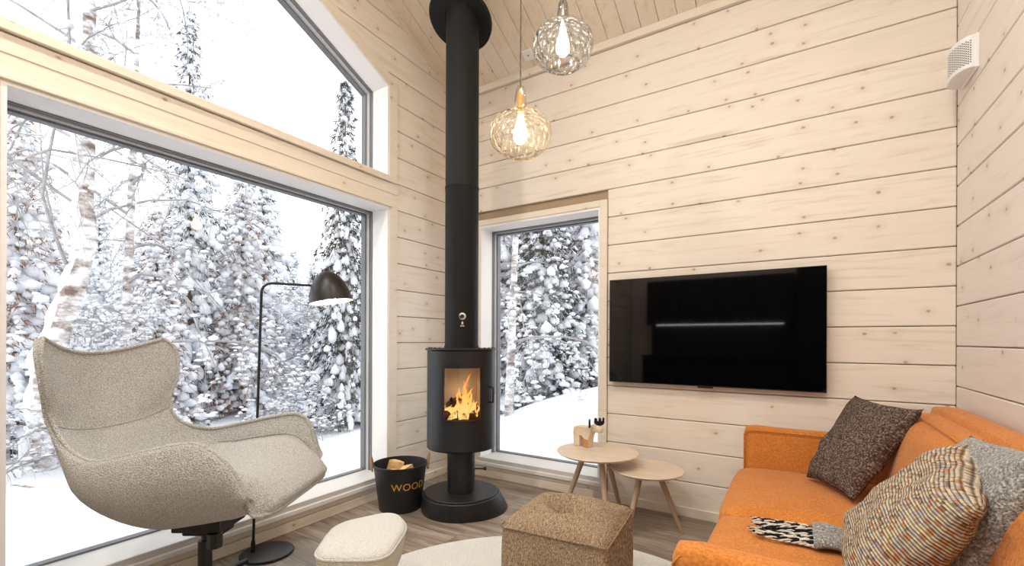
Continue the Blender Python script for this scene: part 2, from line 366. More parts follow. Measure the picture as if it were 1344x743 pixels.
def pillow(name, C, thick, mat, parent, nrm=None, n=28, pinch=.09, seed=1, asym=1.0):
    """cushion through four corner points, thickness across it, seam around the rim; UVs run across the face"""
    A, B, Cc, D = [Vector(c) for c in C]
    nn = ((B-A).cross(D-A)+(Cc-B).cross(D-Cc)*-1).normalized() if nrm is None else Vector(nrm).normalized()
    vs, uvs = [], []
    for side in (1, -1):
        for j in range(n+1):
            for i in range(n+1):
                u, v = i/n, j/n; a, b = 2*u-1, 2*v-1
                uu = .5+.5*a*(1-pinch*(1-b*b)*abs(a)); vv = .5+.5*b*(1-pinch*(1-a*a)*abs(b))
                p = A.lerp(B, uu).lerp(D.lerp(Cc, uu), vv)
                t = ((1-a**2)*(1-b**2))**.42*thick/2
                t *= 1+.22*nz((a, b, side), 1.9, seed)+.06*nz((a*3, b*3, side), 2.3, seed)
                if side < 0: t *= asym
                edge = 1-(1-a*a)*(1-b*b)
                p = p+nn*t*side+nn*(.012*nz((a*2, b*2, 3), 1.7, seed))
                vs.append(p); uvs.append((u, v))
    m = n+1; fs = []
    for s in (0, 1):
        o = s*m*m
        for j in range(n):
            for i in range(n):
                f = (o+j*m+i, o+j*m+i+1, o+(j+1)*m+i+1, o+(j+1)*m+i); fs.append(f if s == 0 else f[::-1])
    me = bpy.data.meshes.new(name); me.from_pydata([tuple(v) for v in vs], [], fs)
    ul = me.uv_layers.new(name='UVMap')
    for l in me.loops: ul.data[l.index].uv = uvs[l.vertex_index]
    bm = bmesh.new(); bm.from_mesh(me); bmesh.ops.remove_doubles(bm, verts=bm.verts[:], dist=1e-4)
    bmesh.ops.recalc_face_normals(bm, faces=bm.faces[:]); bm.to_mesh(me); bm.free()
    me.polygons.foreach_set('use_smooth', [True]*len(me.polygons))
    return link(name, me, mat, parent)

# ------------------------------------------------------------------ room shell
XL, XR, YT, YB = -2.55, .683, 3.10, -2.20
RIDGE, EAVE, SL = .45, 3.27, .46
def ceilz(y): return EAVE+SL*(YT-y) if y > RIDGE else EAVE+SL*(y-YB)
TOPZ = ceilz(RIDGE)
floor = box('floor', XL-.2, XR+.2, YB-.2, YT+.2, -.12, -.006, GROOVE); floor['kind'] = 'structure'
random.seed(4)
pl_meshes = {}
row, y = 0, YT
while y > YB:
    y0 = max(y-.19, YB); x = XL-random.random()*1.0
    while x < XR:
        xa, xb = max(x, XL), min(x+1.28, XR)
        if xb-xa > .02: box('floor_plank', xa+.001, xb-.001, y0+.001, y-.001, -.006, 0, FLOORM, floor)
        x += 1.28
    y -= .19; row += 1

def hole_strip(name, mat, ax, a, b, regions, parent=None):
    bm = bmesh.new()
    for pts in regions:
        P = (lambda p, t: (t, p[0], p[1])) if ax == 0 else (lambda p, t: (p[0], t, p[1]))
        A = [bm.verts.new(P(p, a)) for p in pts]; B = [bm.verts.new(P(p, b)) for p in pts]
        bm.faces.new(A); bm.faces.new(B[::-1]); n = len(pts)
        for i in range(n): bm.faces.new((A[i], B[i], B[(i+1) % n], A[(i+1) % n]))
    return fromb(name, bm, mat, parent)
# openings: lower left window, gable window above it, tall window beside the television
WY0, WY1, WZ0, WZ1 = .43, 2.33, .14, 2.11
GZ0, GK = 2.33, 3.01                       # gable window: bottom, knee height at y = WY1
def gtop(y): return GK+SL*(WY1-y) if y > RIDGE else GK+SL*(WY1-(2*RIDGE-y))
GYL = 2*RIDGE-WY1
TX0, TX1, TZ0, TZ1 = -2.25, -1.20, .14, 2.09
BK = .025
regs = [[(YB, 0), (WY0, 0), (WY0, WZ1+.1), (YB, WZ1+.1)], [(WY1, 0), (YT, 0), (YT, WZ1+.1), (WY1, WZ1+.1)],
        [(WY0, 0), (WY1, 0), (WY1, WZ0), (WY0, WZ0)], [(WY0, WZ1), (WY1, WZ1), (WY1, WZ1+.1), (WY0, WZ1+.1)],
        [(YB, WZ1+.1), (YT, WZ1+.1), (YT, GZ0), (YB, GZ0)],
        [(WY1, GZ0), (YT, GZ0), (YT, EAVE), (WY1, ceilz(WY1))], [(YB, GZ0), (GYL, GZ0), (GYL, ceilz(GYL)), (YB, EAVE)],
        [(RIDGE, gtop(RIDGE)), (WY1, GK), (WY1, ceilz(WY1)), (RIDGE, TOPZ)], [(GYL, GK), (RIDGE, gtop(RIDGE)), (RIDGE, TOPZ), (GYL, ceilz(GYL))]]
wall_left = tag(hole_strip('wall_left', GROOVE, 0, XL-BK, XL-.25, regs), kind='structure')
wall_back_tv = tag(hole_strip('wall_front', GROOVE, 1, YT+BK, YT+.25, [[(XL-.25, -.1), (TX0, -.1), (TX0, EAVE), (XL-.25, EAVE)], [(TX1, -.1), (XR+.25, -.1), (XR+.25, EAVE), (TX1, EAVE)],
        [(TX0, -.1), (TX1, -.1), (TX1, TZ0), (TX0, TZ0)], [(TX0, TZ1), (TX1, TZ1), (TX1, EAVE), (TX0, EAVE)]]), kind='structure')
wall_right = tag(hole_strip('wall_right', GROOVE, 0, XR+BK, XR+.25, [[(YB, 0), (YT, 0), (YT, EAVE), (RIDGE, TOPZ), (YB, EAVE)]]), kind='structure')
wall_back = tag(box('wall_back', XL-.25, XR+.25, YB-.2, YB, -.1, EAVE, pine('back_wall', 0)), kind='structure')
G = .0022; CH = .004
# logs of the front wall (with the television): courses start at .022
z = .022-.2
while z < EAVE:
    z0, z1 = max(z, 0), min(z+.2, EAVE+.04)
    if z1-z0 > .01:
        if z0 < 2.15: spans = [(XL, -2.33), (-1.138, XR)]
        else: spans = [(XL, XR)]
        for a, b in spans:
            prism('log', [(a, z0+G), (b, z0+G), (b, z1-G), (a, z1-G)], LOG_X, wall_back_tv, 1, YT, YT+BK, CH)
    z += .2
for (a, b, c, d) in ((-2.33, -1.138, 0, .10),): prism('log', [(a, c), (b, c), (b, d), (a, d)], LOG_X, wall_back_tv, 1, YT, YT+BK, CH)
# logs of the left and right walls: courses half a log higher
def yC(z): return YT if z <= EAVE else YT-(z-EAVE)/SL
def yW(z): return 2.42 if z <= 3.06 else max(RIDGE, 2.42-(z-3.06)/SL)
z = -.08
while z < TOPZ-.02:
    z0, z1 = max(z, 0)+G, min(z+.2, TOPZ-.004)-G
    ks = [k for k in (3.06, EAVE) if z0 < k < z1]
    zs = [z0]+ks+[z1]
    right = [(yC(q), q) for q in zs]
    mir = lambda L: [(2*RIDGE-p[0], p[1]) for p in L]
    if z1 < 2.2:
        prism('log', [(2.42, z0), (YT, z0), (YT, z1), (2.42, z1)], LOG_Y, wall_left, 0, XL, XL-BK, CH)
        prism('log', [(YB, z0), (.34, z0), (.34, z1), (YB, z1)], LOG_Y, wall_left, 0, XL, XL-BK, CH)
        if z1 < .15: prism('log', [(.34, z0), (2.42, z0), (2.42, z1), (.34, z1)], LOG_Y, wall_left, 0, XL, XL-BK, CH)
    elif yW(z1) <= RIDGE+.01:
        L = right+mir(right)[::-1]
        prism('log', L, LOG_Y, wall_left, 0, XL, XL-BK, CH)
    else:
        left = [(yW(q), q) for q in zs]; L = [p for p in left[::-1]]
        P = right[:]+L if True else 0
        poly = right+L
        if z0 > 2.2 or True:
            prism('log', poly, LOG_Y, wall_left, 0, XL, XL-BK, CH); prism('log', mir(poly), LOG_Y, wall_left, 0, XL, XL-BK, CH)
    Lr = right+mir(right)[::-1]
    prism('log', Lr, LOG_RIGHT, wall_right, 0, XR, XR+BK, CH)
    z += .2
# ceiling: two slopes of narrow boards
def slab(side):
    f = (lambda y: y) if side > 0 else (lambda y: 2*RIDGE-y)
    return [(f(YT+.3), EAVE-SL*.3+.02), (f(RIDGE), TOPZ+.02), (f(RIDGE), TOPZ+.2), (f(YT+.3), EAVE-SL*.3+.2)]
ceiling = tag(hole_strip('ceiling', GROOVE, 0, XL-.25, XR+.25, [slab(1), slab(-1)]), kind='structure')
x = XL; 
while x < XR-.01:
    xb = min(x+.118, XR)
    for side in (1, -1):
        f = (lambda y: y) if side > 0 else (lambda y: 2*RIDGE-y)
        prism('ceiling_board', [(f(YT), EAVE), (f(RIDGE), TOPZ), (f(RIDGE), TOPZ+.02), (f(YT), EAVE+.02)], CEIL, ceiling, 0, x+.0015, xb-.0015, .002)
    x += .118
# baseboards and trims
def struct(o): o['kind'] = 'structure'; return o
struct(box('baseboard_left', XL, XL+.016, YB, YT, 0, .058, TRIMW, bev=.003))
struct(box('baseboard_front', XL, XR, YT-.016, YT, 0, .062, TRIMX, bev=.003))
struct(box('baseboard_right', XR-.016, XR, YB, YT, 0, .06, TRIMW, bev=.003))
struct(box('trim_1', XL, XR, YT-.022, YT, EAVE-.045, EAVE+.01, TRIMX, bev=.003))
struct(prism('trim_2', [(YT, EAVE-.028), (RIDGE, TOPZ-.028), (RIDGE, TOPZ), (YT, EAVE)], TRIMW, None, 0, XL, XL+.016))
struct(prism('trim_3', [(YT, EAVE-.028), (RIDGE, TOPZ-.028), (RIDGE, TOPZ), (YT, EAVE)], TRIMW, None, 0, XR-.016, XR))
# the beam board between the two windows of the left wall
struct(box('trim_4', XL-.02, XL+.012, GYL-.02, 2.42, 2.135, 2.305, TRIMW, bev=.003))

def ring(name, outer, inner, ax, a, b, mat, parent):
    """frame between two similar polygons"""
    bm = bmesh.new(); n = len(outer)
    P = (lambda p, t: (t, p[0], p[1])) if ax == 0 else (lambda p, t: (p[0], t, p[1]))
    R = [[bm.verts.new(P(p, t)) for p in pts] for pts in (outer, inner) for t in (a, b)]
    for i in range(n):
        k = (i+1) % n
        bm.faces.new((R[0][i], R[0][k], R[2][k], R[2][i])); bm.faces.new((R[1][i], R[3][i], R[3][k], R[1][k]))
        bm.faces.new((R[0][i], R[1][i], R[1][k], R[0][k])); bm.faces.new((R[2][i], R[2][k], R[3][k], R[3][i]))
    return fromb(name, bm, mat, parent)
def inset(pts, d):
    n = len(pts); c = Vector((sum(p[0] for p in pts)/n, sum(p[1] for p in pts)/n)); out = []
    for i in range(n):
        p0, p1, p2 = [Vector(pts[j % n]) for j in (i-1, i, i+1)]
        e1, e2 = (p1-p0).normalized(), (p2-p1).normalized(); n1, n2 = Vector((-e1.y, e1.x)), Vector((-e2.y, e2.x))
        if n1.dot(c-p1) < 0: n1 = -n1
        if n2.dot(c-p1) < 0: n2 = -n2
        m = (n1+n2).normalized(); out.append(tuple(p1+m*d/max(.3, m.dot(n1))))
    return out
def window(name, pts, ax, wall, outdir, sillz, caset, label_parts=True):
    """pts: opening polygon. layers run from the wall face outwards"""
    r = empty(name, kind='structure'); s = outdir
    o1 = inset(pts, .028)
    ring('outer_frame', inset(pts, .0), o1, ax, wall+s*.205, wall+s*.25, FRAME_D, r)
    ring('bead', inset(pts, .0), inset(pts, .018), ax, wall+s*.175, wall+s*.205, FRAME_L, r)
    ring('inner_frame', inset(pts, .0), inset(pts, .010), ax, wall+s*.15, wall+s*.175, FRAME_D, r)
    ring('reveal', inset(pts, -.012), inset(pts, .005), ax, wall-s*.012, wall+s*.15, WHITE, r)
    pp = inset(pts, .02)
    prism('pane', pp, PANE, r, ax, wall+s*.24, wall+s*.2401)
    return r
W1 = window('window_1', [(WY0, WZ0), (WY1, WZ0), (WY1, WZ1), (WY0, WZ1)], 0, XL, -1, .13, 0)
gp = [(GYL, GZ0-.02), (WY1, GZ0-.02), (WY1, GK), (RIDGE, gtop(RIDGE)), (GYL, GK)]
W2 = window('window_2', gp, 0, XL, -1, 2.3, 0)
W3 = window('window_3', [(TX0, TZ0), (TX1, TZ0), (TX1, TZ1), (TX0, TZ1)], 1, YT, 1, .13, 0)
# casings
box('casing', XL, XL+.016, 2.342, 2.42, .06, 2.135, TRIMW, W1, .003); box('casing', XL, XL+.016, .34, .418, .06, 2.135, TRIMW, W1, .003)
box('head_moulding', XL+.0, XL+.026, .34, 2.36, 2.122, 2.142, TRIMW, W1, .003)
box('sill', XL-.215, XL+.022, WY0-.02, WY1+.02, .108, .160, GREYSILL, W1, .003)
box('sill_nosing', XL-.04, XL+.034, .34, 2.42, .098, .128, WHITE, W1, .004)
box('apron', XL, XL+.014, .34, 2.42, .066, .10, TRIMW, W1, .002)
ring('casing', inset(gp, -.085), inset(gp, -.012), 0, XL+.016, XL, TRIMW, W2)
box('sill_ledge', XL-.15, XL+.034, GYL-.06, 2.415, 2.303, 2.348, TRIMW, W2, .004)
box('casing', -1.192, -1.138, YT-.018, YT, .062, 2.15, TRIMX, W3, .003); box('casing', -2.33, -2.262, YT-.018, YT, .062, 2.15, TRIMX, W3, .003)
box('casing', -2.262, -1.192, YT-.018, YT, 2.102, 2.15, TRIMX, W3, .003)
box('sill', TX0-.02, TX1+.02, YT-.02, YT+.215, .108, .160, GREYSILL, W3, .003)
box('sill_nosing', -2.33, -1.14, YT-.036, YT+.04, .098, .128, WHITE, W3, .004)
box('apron', -2.33, -1.14, YT-.016, YT, .066, .10, TRIMX, W3, .002)
# ------------------------------------------------------------------ television
tv = empty('television', (-.478, 3.055, .856), label='large black flat television hanging on the pale log wall', cat='television')
box('screen', -.623, .623, -.018, -.012, .006, .705, BLACKGL, tv, .001)
box('bezel', -.625, .625, -.014, .018, 0, .708, plain('tv_bezel', (28, 28, 30), .35), tv, .002)
box('back_housing', -.45, .45, .018, .040, .05, .60, BLACKP, tv, .006); box('wall_bracket', -.15, .15, .036, .045, .2, .5, BLACKP, tv)
box('sensor_bump', -.045, .045, -.016, -.004, -.010, .002, BLACKP, tv, .002)
# ------------------------------------------------------------------ wood stove
SX, SY = -1.925, 2.425
ang = math.atan2(-SY, -SX)+math.radians(2.0)          # direction the door faces
st = empty('wood_stove', (SX, SY, 0), ang+PI/2, label='black cylindrical wood burning stove on a round plinth with a tall flue', cat='stove')
# local frame: door looks along -y
SHL = plain('stove_black', (30, 31, 33), .42, .4)
vs, fs = [], []; n = 56
prof = [(0, .262, .262, 0, 0), (.108, .250, .250, 0, 0)]
plv, plf = [], []
PR = [(.0, .0, .0), (.264, 0, .055), (.266, .004, .055), (.264, .108, .0), (.260, .112, .0), (.24, .114, 0), (0, .114, 0)]
for r_, z_, o_ in PR:
    for i in range(64):
        a_ = 2*PI*i/64; rr_ = r_+o_*max(0, math.cos(a_-.15))**1.5; plv.append((rr_*math.cos(a_), rr_*math.sin(a_), z_))
for j in range(len(PR)-1):
    for i in range(64): plf.append((j*64+i, j*64+(i+1) % 64, (j+1)*64+(i+1) % 64, (j+1)*64+i))
mk('plinth', plv, plf, SHL, st, True).data.set_sharp_from_angle(angle=.6)
lathe('plinth_lid', disc_prof(.246, .113, .121, .003), SHL, st, 64)
lathe('column', [(0, .118), (.094, .118), (.094, .425), (0, .425)], SHL, st, 48)
tube('damper_rod', [(.09, -.02, .27), (.15, -.03, .27)], .005, BLACKP, st); lathe('damper_knob', disc_prof(.011, 0, .02, .003), BLACKP, st, 14, mtx=Matrix.Translation((.15, -.03, .27)) @ Matrix.Rotation(PI/2, 4, 'Y'))
def oval(r=.232, ry=.205, a0=-PI, a1=PI, seg=64):
    return [(r*math.cos(a0+(a1-a0)*i/seg), ry*math.sin(a0+(a1-a0)*i/seg)) for i in range(seg+1)]
# body shell, an oval drum, open in front where the door is
def drum(name, r, ry, z0, z1, a0, a1, th, mat, seg=40, close=True, holes=None):
    bm = bmesh.new(); o = oval(r, ry, a0, a1, seg); i_ = oval(r-th, ry-th, a0, a1, seg)
    V = [[bm.verts.new((p[0], p[1], z)) for p in L] for L in (o, i_) for z in (z0, z1)]
    for k in range(seg):
        bm.faces.new((V[0][k], V[0][k+1], V[1][k+1], V[1][k])); bm.faces.new((V[2][k], V[3][k], V[3][k+1], V[2][k+1]))
        bm.faces.new((V[0][k], V[2][k], V[2][k+1], V[0][k+1])); bm.faces.new((V[1][k], V[1][k+1], V[3][k+1], V[3][k]))
    for k in (0, seg): bm.faces.new((V[0][k], V[1][k], V[3][k], V[2][k]))
    return fromb(name, bm, mat, st, auto=35)
A0, A1 = -PI/2-.98, -PI/2+.98
drum('body_shell', .230, .206, .425, 1.075, A1+.035, A0+2*PI-.035, .012, SHL)
lathe('body_bottom', [(0, .418), (.222, .418), (.230, .426), (.230, .434), (0, .434)], SHL, st, 64, sy=.206/.230)
lathe('top_plate', [(0, 1.075), (.240, 1.075), (.243, 1.078), (.243, 1.085), (.240, 1.088), (0, 1.088)], SHL, st, 64, sy=.216/.243)
for k in range(14):
    a = PI+.25+k*(PI-.5)/13
    lathe('top_vent', [(0, 1.088), (.007, 1.088), (.007, 1.094), (0, 1.094)], BLACKP, st, 8, cx=.222*math.cos(a), cy=.197*math.sin(a))
# door: four curved pieces round the glass
dr = 'door'
bm = bmesh.new(); GA = .575
def dp(a0, a1, z0, z1, r=.236, ry=.212, th=.016, seg=20):
    o = oval(r, ry, a0, a1, seg); i_ = oval(r-th, ry-th, a0, a1, seg)
    V = [[bm.verts.new((p[0], p[1], z)) for p in L] for L in (o, i_) for z in (z0, z1)]
    for k in range(seg):
        bm.faces.new((V[0][k], V[0][k+1], V[1][k+1], V[1][k])); bm.faces.new((V[2][k], V[3][k], V[3][k+1], V[2][k+1]))
        bm.faces.new((V[0][k], V[2][k], V[2][k+1], V[0][k+1])); bm.faces.new((V[1][k], V[1][k+1], V[3][k+1], V[3][k]))
    for k in (0, seg): bm.faces.new((V[0][k], V[1][k], V[3][k], V[2][k]))
m0 = -PI/2
dp(A0, A1, .432, .597); dp(A0, A1, .985, 1.070); dp(A0, m0-GA, .597, .985, seg=8); dp(m0+GA, A1, .597, .985, seg=8)
door = fromb('door', bm, SHL, st, auto=35)
bm = bmesh.new(); 
dp(m0-GA, m0+GA, .597, .628, .2345, .2105, .010); dp(m0-GA, m0+GA, .962, .985, .2345, .2105, .010); dp(m0-GA, m0-GA+.05, .628, .962, .2345, .2105, .010, 2); dp(m0+GA-.05, m0+GA, .628, .962, .2345, .2105, .010, 2)
fromb('glass_border', bm, plain('door_gasket', (18, 17, 16), .4), door, auto=35)
bm = bmesh.new(); dp(m0-GA+.04, m0+GA-.04, .62, .97, .2325, .2085, .002); fromb('door_glass', bm, FIREGL, door, auto=35)
ha = m0+.86; hx, hy = .236*math.cos(ha), .212*math.sin(ha); od = Vector((math.cos(ha), math.sin(ha), 0))
tube('handle', [Vector((hx, hy, .835)), Vector((hx, hy, .835))+od*.022, Vector((hx, hy, .83))+od*.03, Vector((hx, hy, .74))+od*.03, Vector((hx, hy, .735))+od*.022, Vector((hx, hy, .735))], .0065, BLACKP, door)
# fire chamber
box('firebrick_back', -.15, .15, .03, .05, .60, 1.0, FIREBRICK, st); box('firebrick_floor', -.13, .13, -.155, .05, .585, .605, FIREBRICK, st)
for s in (-1, 1):
    bm = bmesh.new(); bbox(bm, -.008, .008, -.10, .10, .60, 1.0, Matrix.Translation((s*.132, -.055, 0)) @ Matrix.Rotation(s*.20, 4, 'Z')); fromb('firebrick_side', bm, FIREBRICK, st)
box('grate_log_guard', -.11, .11, -.185, -.18, .605, .632, BLACKP, st, .002)
random.seed(3)
for i, (lx, ly, lz, rr, ln, rz, ry) in enumerate([(-.01, -.07, .640, .034, .21, .15, .05), (.02, -.02, .650, .036, .2, -.2, -.05), (.0, -.05, .705, .032, .17, .3, .35), (-.03, -.04, .735, .026, .15, -.5, -.5)]):
    mt = Matrix.Translation((lx, ly, lz)) @ Matrix.Rotation(rz, 4, 'Z') @ Matrix.Rotation(PI/2+ry, 4, 'Y') @ Matrix.Translation((0, 0, -ln/2))
    L = tag(lathe('burning_log', [(0, 0), (rr, 0), (rr*1.05, ln*.4), (rr*.95, ln), (0, ln)], CHAR, None, 9, mtx=st.matrix_basis @ mt, smooth=False), ['dark charred log burning at the front of the stove fire', 'charred log burning at the back of the stove fire', 'upper charred log tilted across the stove fire', 'topmost small log inside the stove flames'][i], 'log', 'logs burning in the stove')
def flame(x, y, z, h, r, lean, seed):
    pts = []; rad = []
    for k in range(9):
        t = k/8; pts.append((x+lean*t*t*h+.018*math.sin(seed+t*5)*t, y+.008*math.sin(seed*2+t*4), z+h*t)); rad.append(r*(math.sin(PI*min(1, .28+t*.72))**.8)*(1-t*.25)+.001)
    return pts, rad
fv, ff = [], []
for k in range(36):
    x0 = -.105+.21*((k*.618) % 1); hh = .07+.15*math.exp(-((x0-.01)/.05)**2)*random.uniform(.6, 1.25)
    p, r = flame(x0, -.115+.08*random.random(), .612+.03*random.random(), hh, random.uniform(.006, .016), random.uniform(-.1, .25), k*1.7)
    tube('', p, r, None, seg=8, add=(fv, ff))
for p, r in (flame(.012, -.10, .66, .275, .014, .15, 2.1),): tube('', p, r, None, seg=8, add=(fv, ff))
wm = st.matrix_basis
tag(mk('fire', [wm @ Vector(v) for v in fv], ff, FLAME, None, True), 'orange flames of the fire behind the stove glass', 'fire', kind='stuff')
lamp('fire_glow', 'POINT', wm @ Vector((0, -.06, .78)), 0.9, (1, .68, .42), .05)
# flue
lathe('flue_pipe', [(.113, 1.086), (.113, 2.163), (.1135, 2.164), (.1135, 2.172), (.112, 2.173), (.112, 3.36)], PIPE, st, 56)
lathe('flue_joint_ring', [(.112, 2.163), (.1155, 2.164), (.1155, 2.176), (.112, 2.177)], PIPE, st, 56)
lathe('flue_collar', [(.112, 1.086), (.117, 1.086), (.117, 1.104), (.112, 1.104)], PIPE, st, 56)
tube('upper_flue', [(0, 0, 3.30), (0, 0, 3.56)], .07, PIPE, st, 24)
# ceiling rose, tilted with the roof
tilt = Matrix.Translation((SX-.015, SY-.01, 3.310)) @ Matrix.Rotation(-math.atan(SL), 4, 'X')
iw = wm.inverted()
lathe('flue_rosette', [(.105, .0), (.212, .0), (.219, .006), (.219, .024), (.212, .03), (0, .03)], PIPE, st, 64, mtx=iw @ tilt)
# dial and small flame mark on the flue
def on_pipe(z): return Matrix.Translation((0, -.1135, z)) @ Matrix.Rotation(PI/2, 4, 'X')
lathe('dial_ring', [(.013, 0), (.024, 0), (.024, .006), (.013, .008)], CHROME, st, 28, mtx=on_pipe(1.298)); lathe('dial_centre', [(0, .003), (.0135, .003), (.0135, .0), ], BLACKP, st, 20, mtx=on_pipe(1.298))
bm = bmesh.new()
fl = [(0, .0), (.006, .002), (.008, .009), (.004, .014), (.003, .022), (-.002, .015), (-.006, .01), (-.005, .003)]
for (zz, pts) in ((1.246, fl), (1.232, [(-.014, 0), (.014, 0), (.014, .004), (-.014, .004)]), (1.239, [(-.010, 0), (.010, 0), (.010, .002), (-.010, .002)])):
    bm.faces.new([bm.verts.new((p[0], -.1142+.0*p[0], zz+p[1])) for p in pts][::-1])
fromb('flame_mark', bm, plain('mark_white', (214, 212, 206), .4), st)

# ------------------------------------------------------------------ firewood basket
BX, BY = -2.285, 2.215
bk = empty('firewood_basket', (BX, BY, 0), label='black metal firewood bucket with gold lettering and leather handles beside the stove', cat='bucket')
R0, R1, BH = .138, .178, .305
lathe('bucket_body', [(0, .0), (R0, .0), (R0+.002, .004), (R1-.002, BH-.012), (R1+.004, BH-.008), (R1+.004, BH), (R1-.004, BH), (R1-.006, BH-.01), (R0-.004, .01), (0, .01)], plain('bucket_black', (30, 30, 31), .48, .4), bk, 56)
fa = math.atan2(-BY, -BX)
fdir = Vector((math.cos(fa), math.sin(fa), 0)); sdir = Vector((-fdir.y, fdir.x, 0))
for s in (-1, 1):
    c = sdir*s*(R1+.004)
    lp = [c+fdir*t*.045+Vector((0, 0, BH-.035+.085*math.cos(t*PI/2)**.6 if abs(t) < 1 else BH-.035))+sdir*s*(.012*math.cos(t*PI/2)) for t in [q/6 for q in range(-6, 7)]]
    h = tube('handle', lp, .0075, LEATHER, bk, 8); h['label'] = 'tan leather handle'
    for t in (-1, 1): lathe('rivet', disc_prof(.008, -.004, .004, .001), CHROME, h, 10, mtx=Matrix.Translation(c+fdir*t*.045+Vector((0, 0, BH-.035))) @ Matrix.Rotation(PI/2, 4, 'X'))
cu = bpy.data.curves.new('word', 'FONT'); cu.body = 'WOOD'; cu.size = .066; cu.space_character = 1.08; cu.extrude = .0008
to = bpy.data.objects.new('word_tmp', cu); COL.objects.link(to)
bpy.context.view_layer.update()
me = bpy.data.meshes.new_from_object(to.evaluated_get(bpy.context.evaluated_depsgraph_get())); bpy.data.objects.remove(to)
bm = bmesh.new(); bm.from_mesh(me); bmesh.ops.triangulate(bm, faces=bm.faces[:]); bmesh.ops.subdivide_edges(bm, edges=[e for e in bm.edges if e.calc_length() > .012], cuts=2); bm.to_mesh(me); bm.free()
for v in me.vertices:
    zz = .158+v.co.y; rr = R0+(R1-R0)*zz/BH+.0015+v.co.z; a = fa-.36+v.co.x/.160
    v.co = (rr*math.cos(a), rr*math.sin(a), zz)
link('lettering', me, BRASS, bk)['label'] = 'gold stencil letters'
random.seed(8)
def split_log(loc, rz, ry, ln, r, label, seed):
    random.seed(seed); bm = bmesh.new(); k = 6
    prof = [(r*math.cos(a)*random.uniform(.85, 1.1), r*math.sin(a)*random.uniform(.85, 1.1)) for a in [i*PI/(k-1) for i in range(k)]]
    A = [bm.verts.new((p[0], p[1]-r*.4, -ln/2)) for p in prof]; B = [bm.verts.new((p[0]*1.02, p[1]-r*.4, ln/2)) for p in prof]
    bm.faces.new(A); bm.faces.new(B[::-1])
    for i in range(k): bm.faces.new((A[i], B[i], B[(i+1) % k], A[(i+1) % k]))
    o = fromb('firewood_log', bm, [LOGEND, LOGBARK], None)
    for p in o.data.polygons:
        if len(p.vertices) == 4 and p.index % 3 == 2: p.material_index = 1
    o.matrix_world = Matrix.Translation(loc) @ Matrix.Rotation(rz, 4, 'Z') @ Matrix.Rotation(ry, 4, 'Y'); tag(o, label, 'firewood', 'split logs in the black bucket')
split_log((BX-.055, BY-.02, .195), fa+PI/2, .28, .24, .052, 'split log sticking up highest at the left side of the black bucket', 1)
split_log((BX+.045, BY+.035, .172), fa+PI/2+.6, -.35, .22, .05, 'split log leaning at the right side inside the black bucket', 2)
split_log((BX+.01, BY-.06, .155), fa+.3, .2, .22, .045, 'low split log at the front inside the black bucket', 5)
split_log((BX-.02, BY+.07, .15), fa-.4, -.1, .2, .045, 'low split log at the back inside the black bucket', 6)

# ------------------------------------------------------------------ round side tables
def side_table(x, y, zt, r, legs, label, off):
    t = empty('side_table', (x, y, 0), label=label, cat='side table', group=None)
    lathe('tabletop', [(0, zt-.022), (r-.03, zt-.022), (r-.006, zt-.010), (r, zt-.004), (r-.003, zt), (0, zt)], OAK, t, 72)
    bm = bmesh.new(); bmesh.ops.create_cone(bm, cap_ends=True, segments=20, radius1=r*.42, radius2=r*.42, depth=.012, matrix=Matrix.Translation((0, 0, zt-.028))); fromb('leg_mount', bm, OAKLEG, t)
    for a in legs:
        p0 = Vector((math.cos(a)*r*.33, math.sin(a)*r*.33, zt-.03)); p1 = Vector((math.cos(a)*r*.93, math.sin(a)*r*.93, 0))
        tube('leg', [p1, p0.lerp(p1, .5), p0], [.0105, .016, .019], OAKLEG, t, 14)
    return t
side_table(-1.052, 2.690, .45, .252, [math.radians(a) for a in (-52, 68, 188)], 'taller round pale wood side table with the moose ornament', 0)
side_table(-.762, 2.760, .37, .218, [math.radians(a) for a in (12, 132, 252)], 'lower round pale wood side table tucked under the taller one', 0)
# wooden moose
ms = empty('moose_ornament', (-1.165, 2.765, .45), math.radians(-14), label='small pale wooden moose with black antlers on the taller side table', cat='ornament')
body = [(-.062, 0), (-.066, .075), (-.064, .096), (-.054, .108), (-.038, .113), (.028, .113), (.050, .128), (.060, .124), (.058, .095), (.045, .065), (.040, .045), (.040, 0), (.004, 0), (.006, .048), (-.004, .058), (-.018, .062), (-.024, .058), (-.022, 0)]
prism('body', [(p[0], p[1]) for p in body], [MOOSEW], ms, 1, -.026, .026, .003)
prism('leg_edge', [(.0045, .0), (.0395, .0), (.0395, .044), (.0065, .047)], MOOSES, ms, 1, -.0275, -.0262)['label'] = 'darker cut edge of the leg'
hd = box('head', .036, .112, -.017, .017, .088, .120, MOOSEW, ms, .010, 3); hd['label'] = 'rounded nose block'
for s in (-1, 1):
    an = [(-.006, 0), (.018, -.006), (.034, .0), (.040, .010), (.040, .034), (.034, .036), (.030, .018), (.024, .018), (.022, .034), (.014, .034), (.012, .018), (.006, .018), (.002, .034), (-.008, .034), (-.010, .012)]
    c, s_ = math.cos(1.15*s), math.sin(1.15*s)
    o = prism('antler', [(p[0], p[1]) for p in an], BLACKP, ms, 1, -.005, .005); o.location = (.052, s*.030, .122); o.rotation_euler = (0, 0, s*.95); o.scale = (1.15, 1, 1.1)

ms.scale = (1.18, 1.18, 1.18)
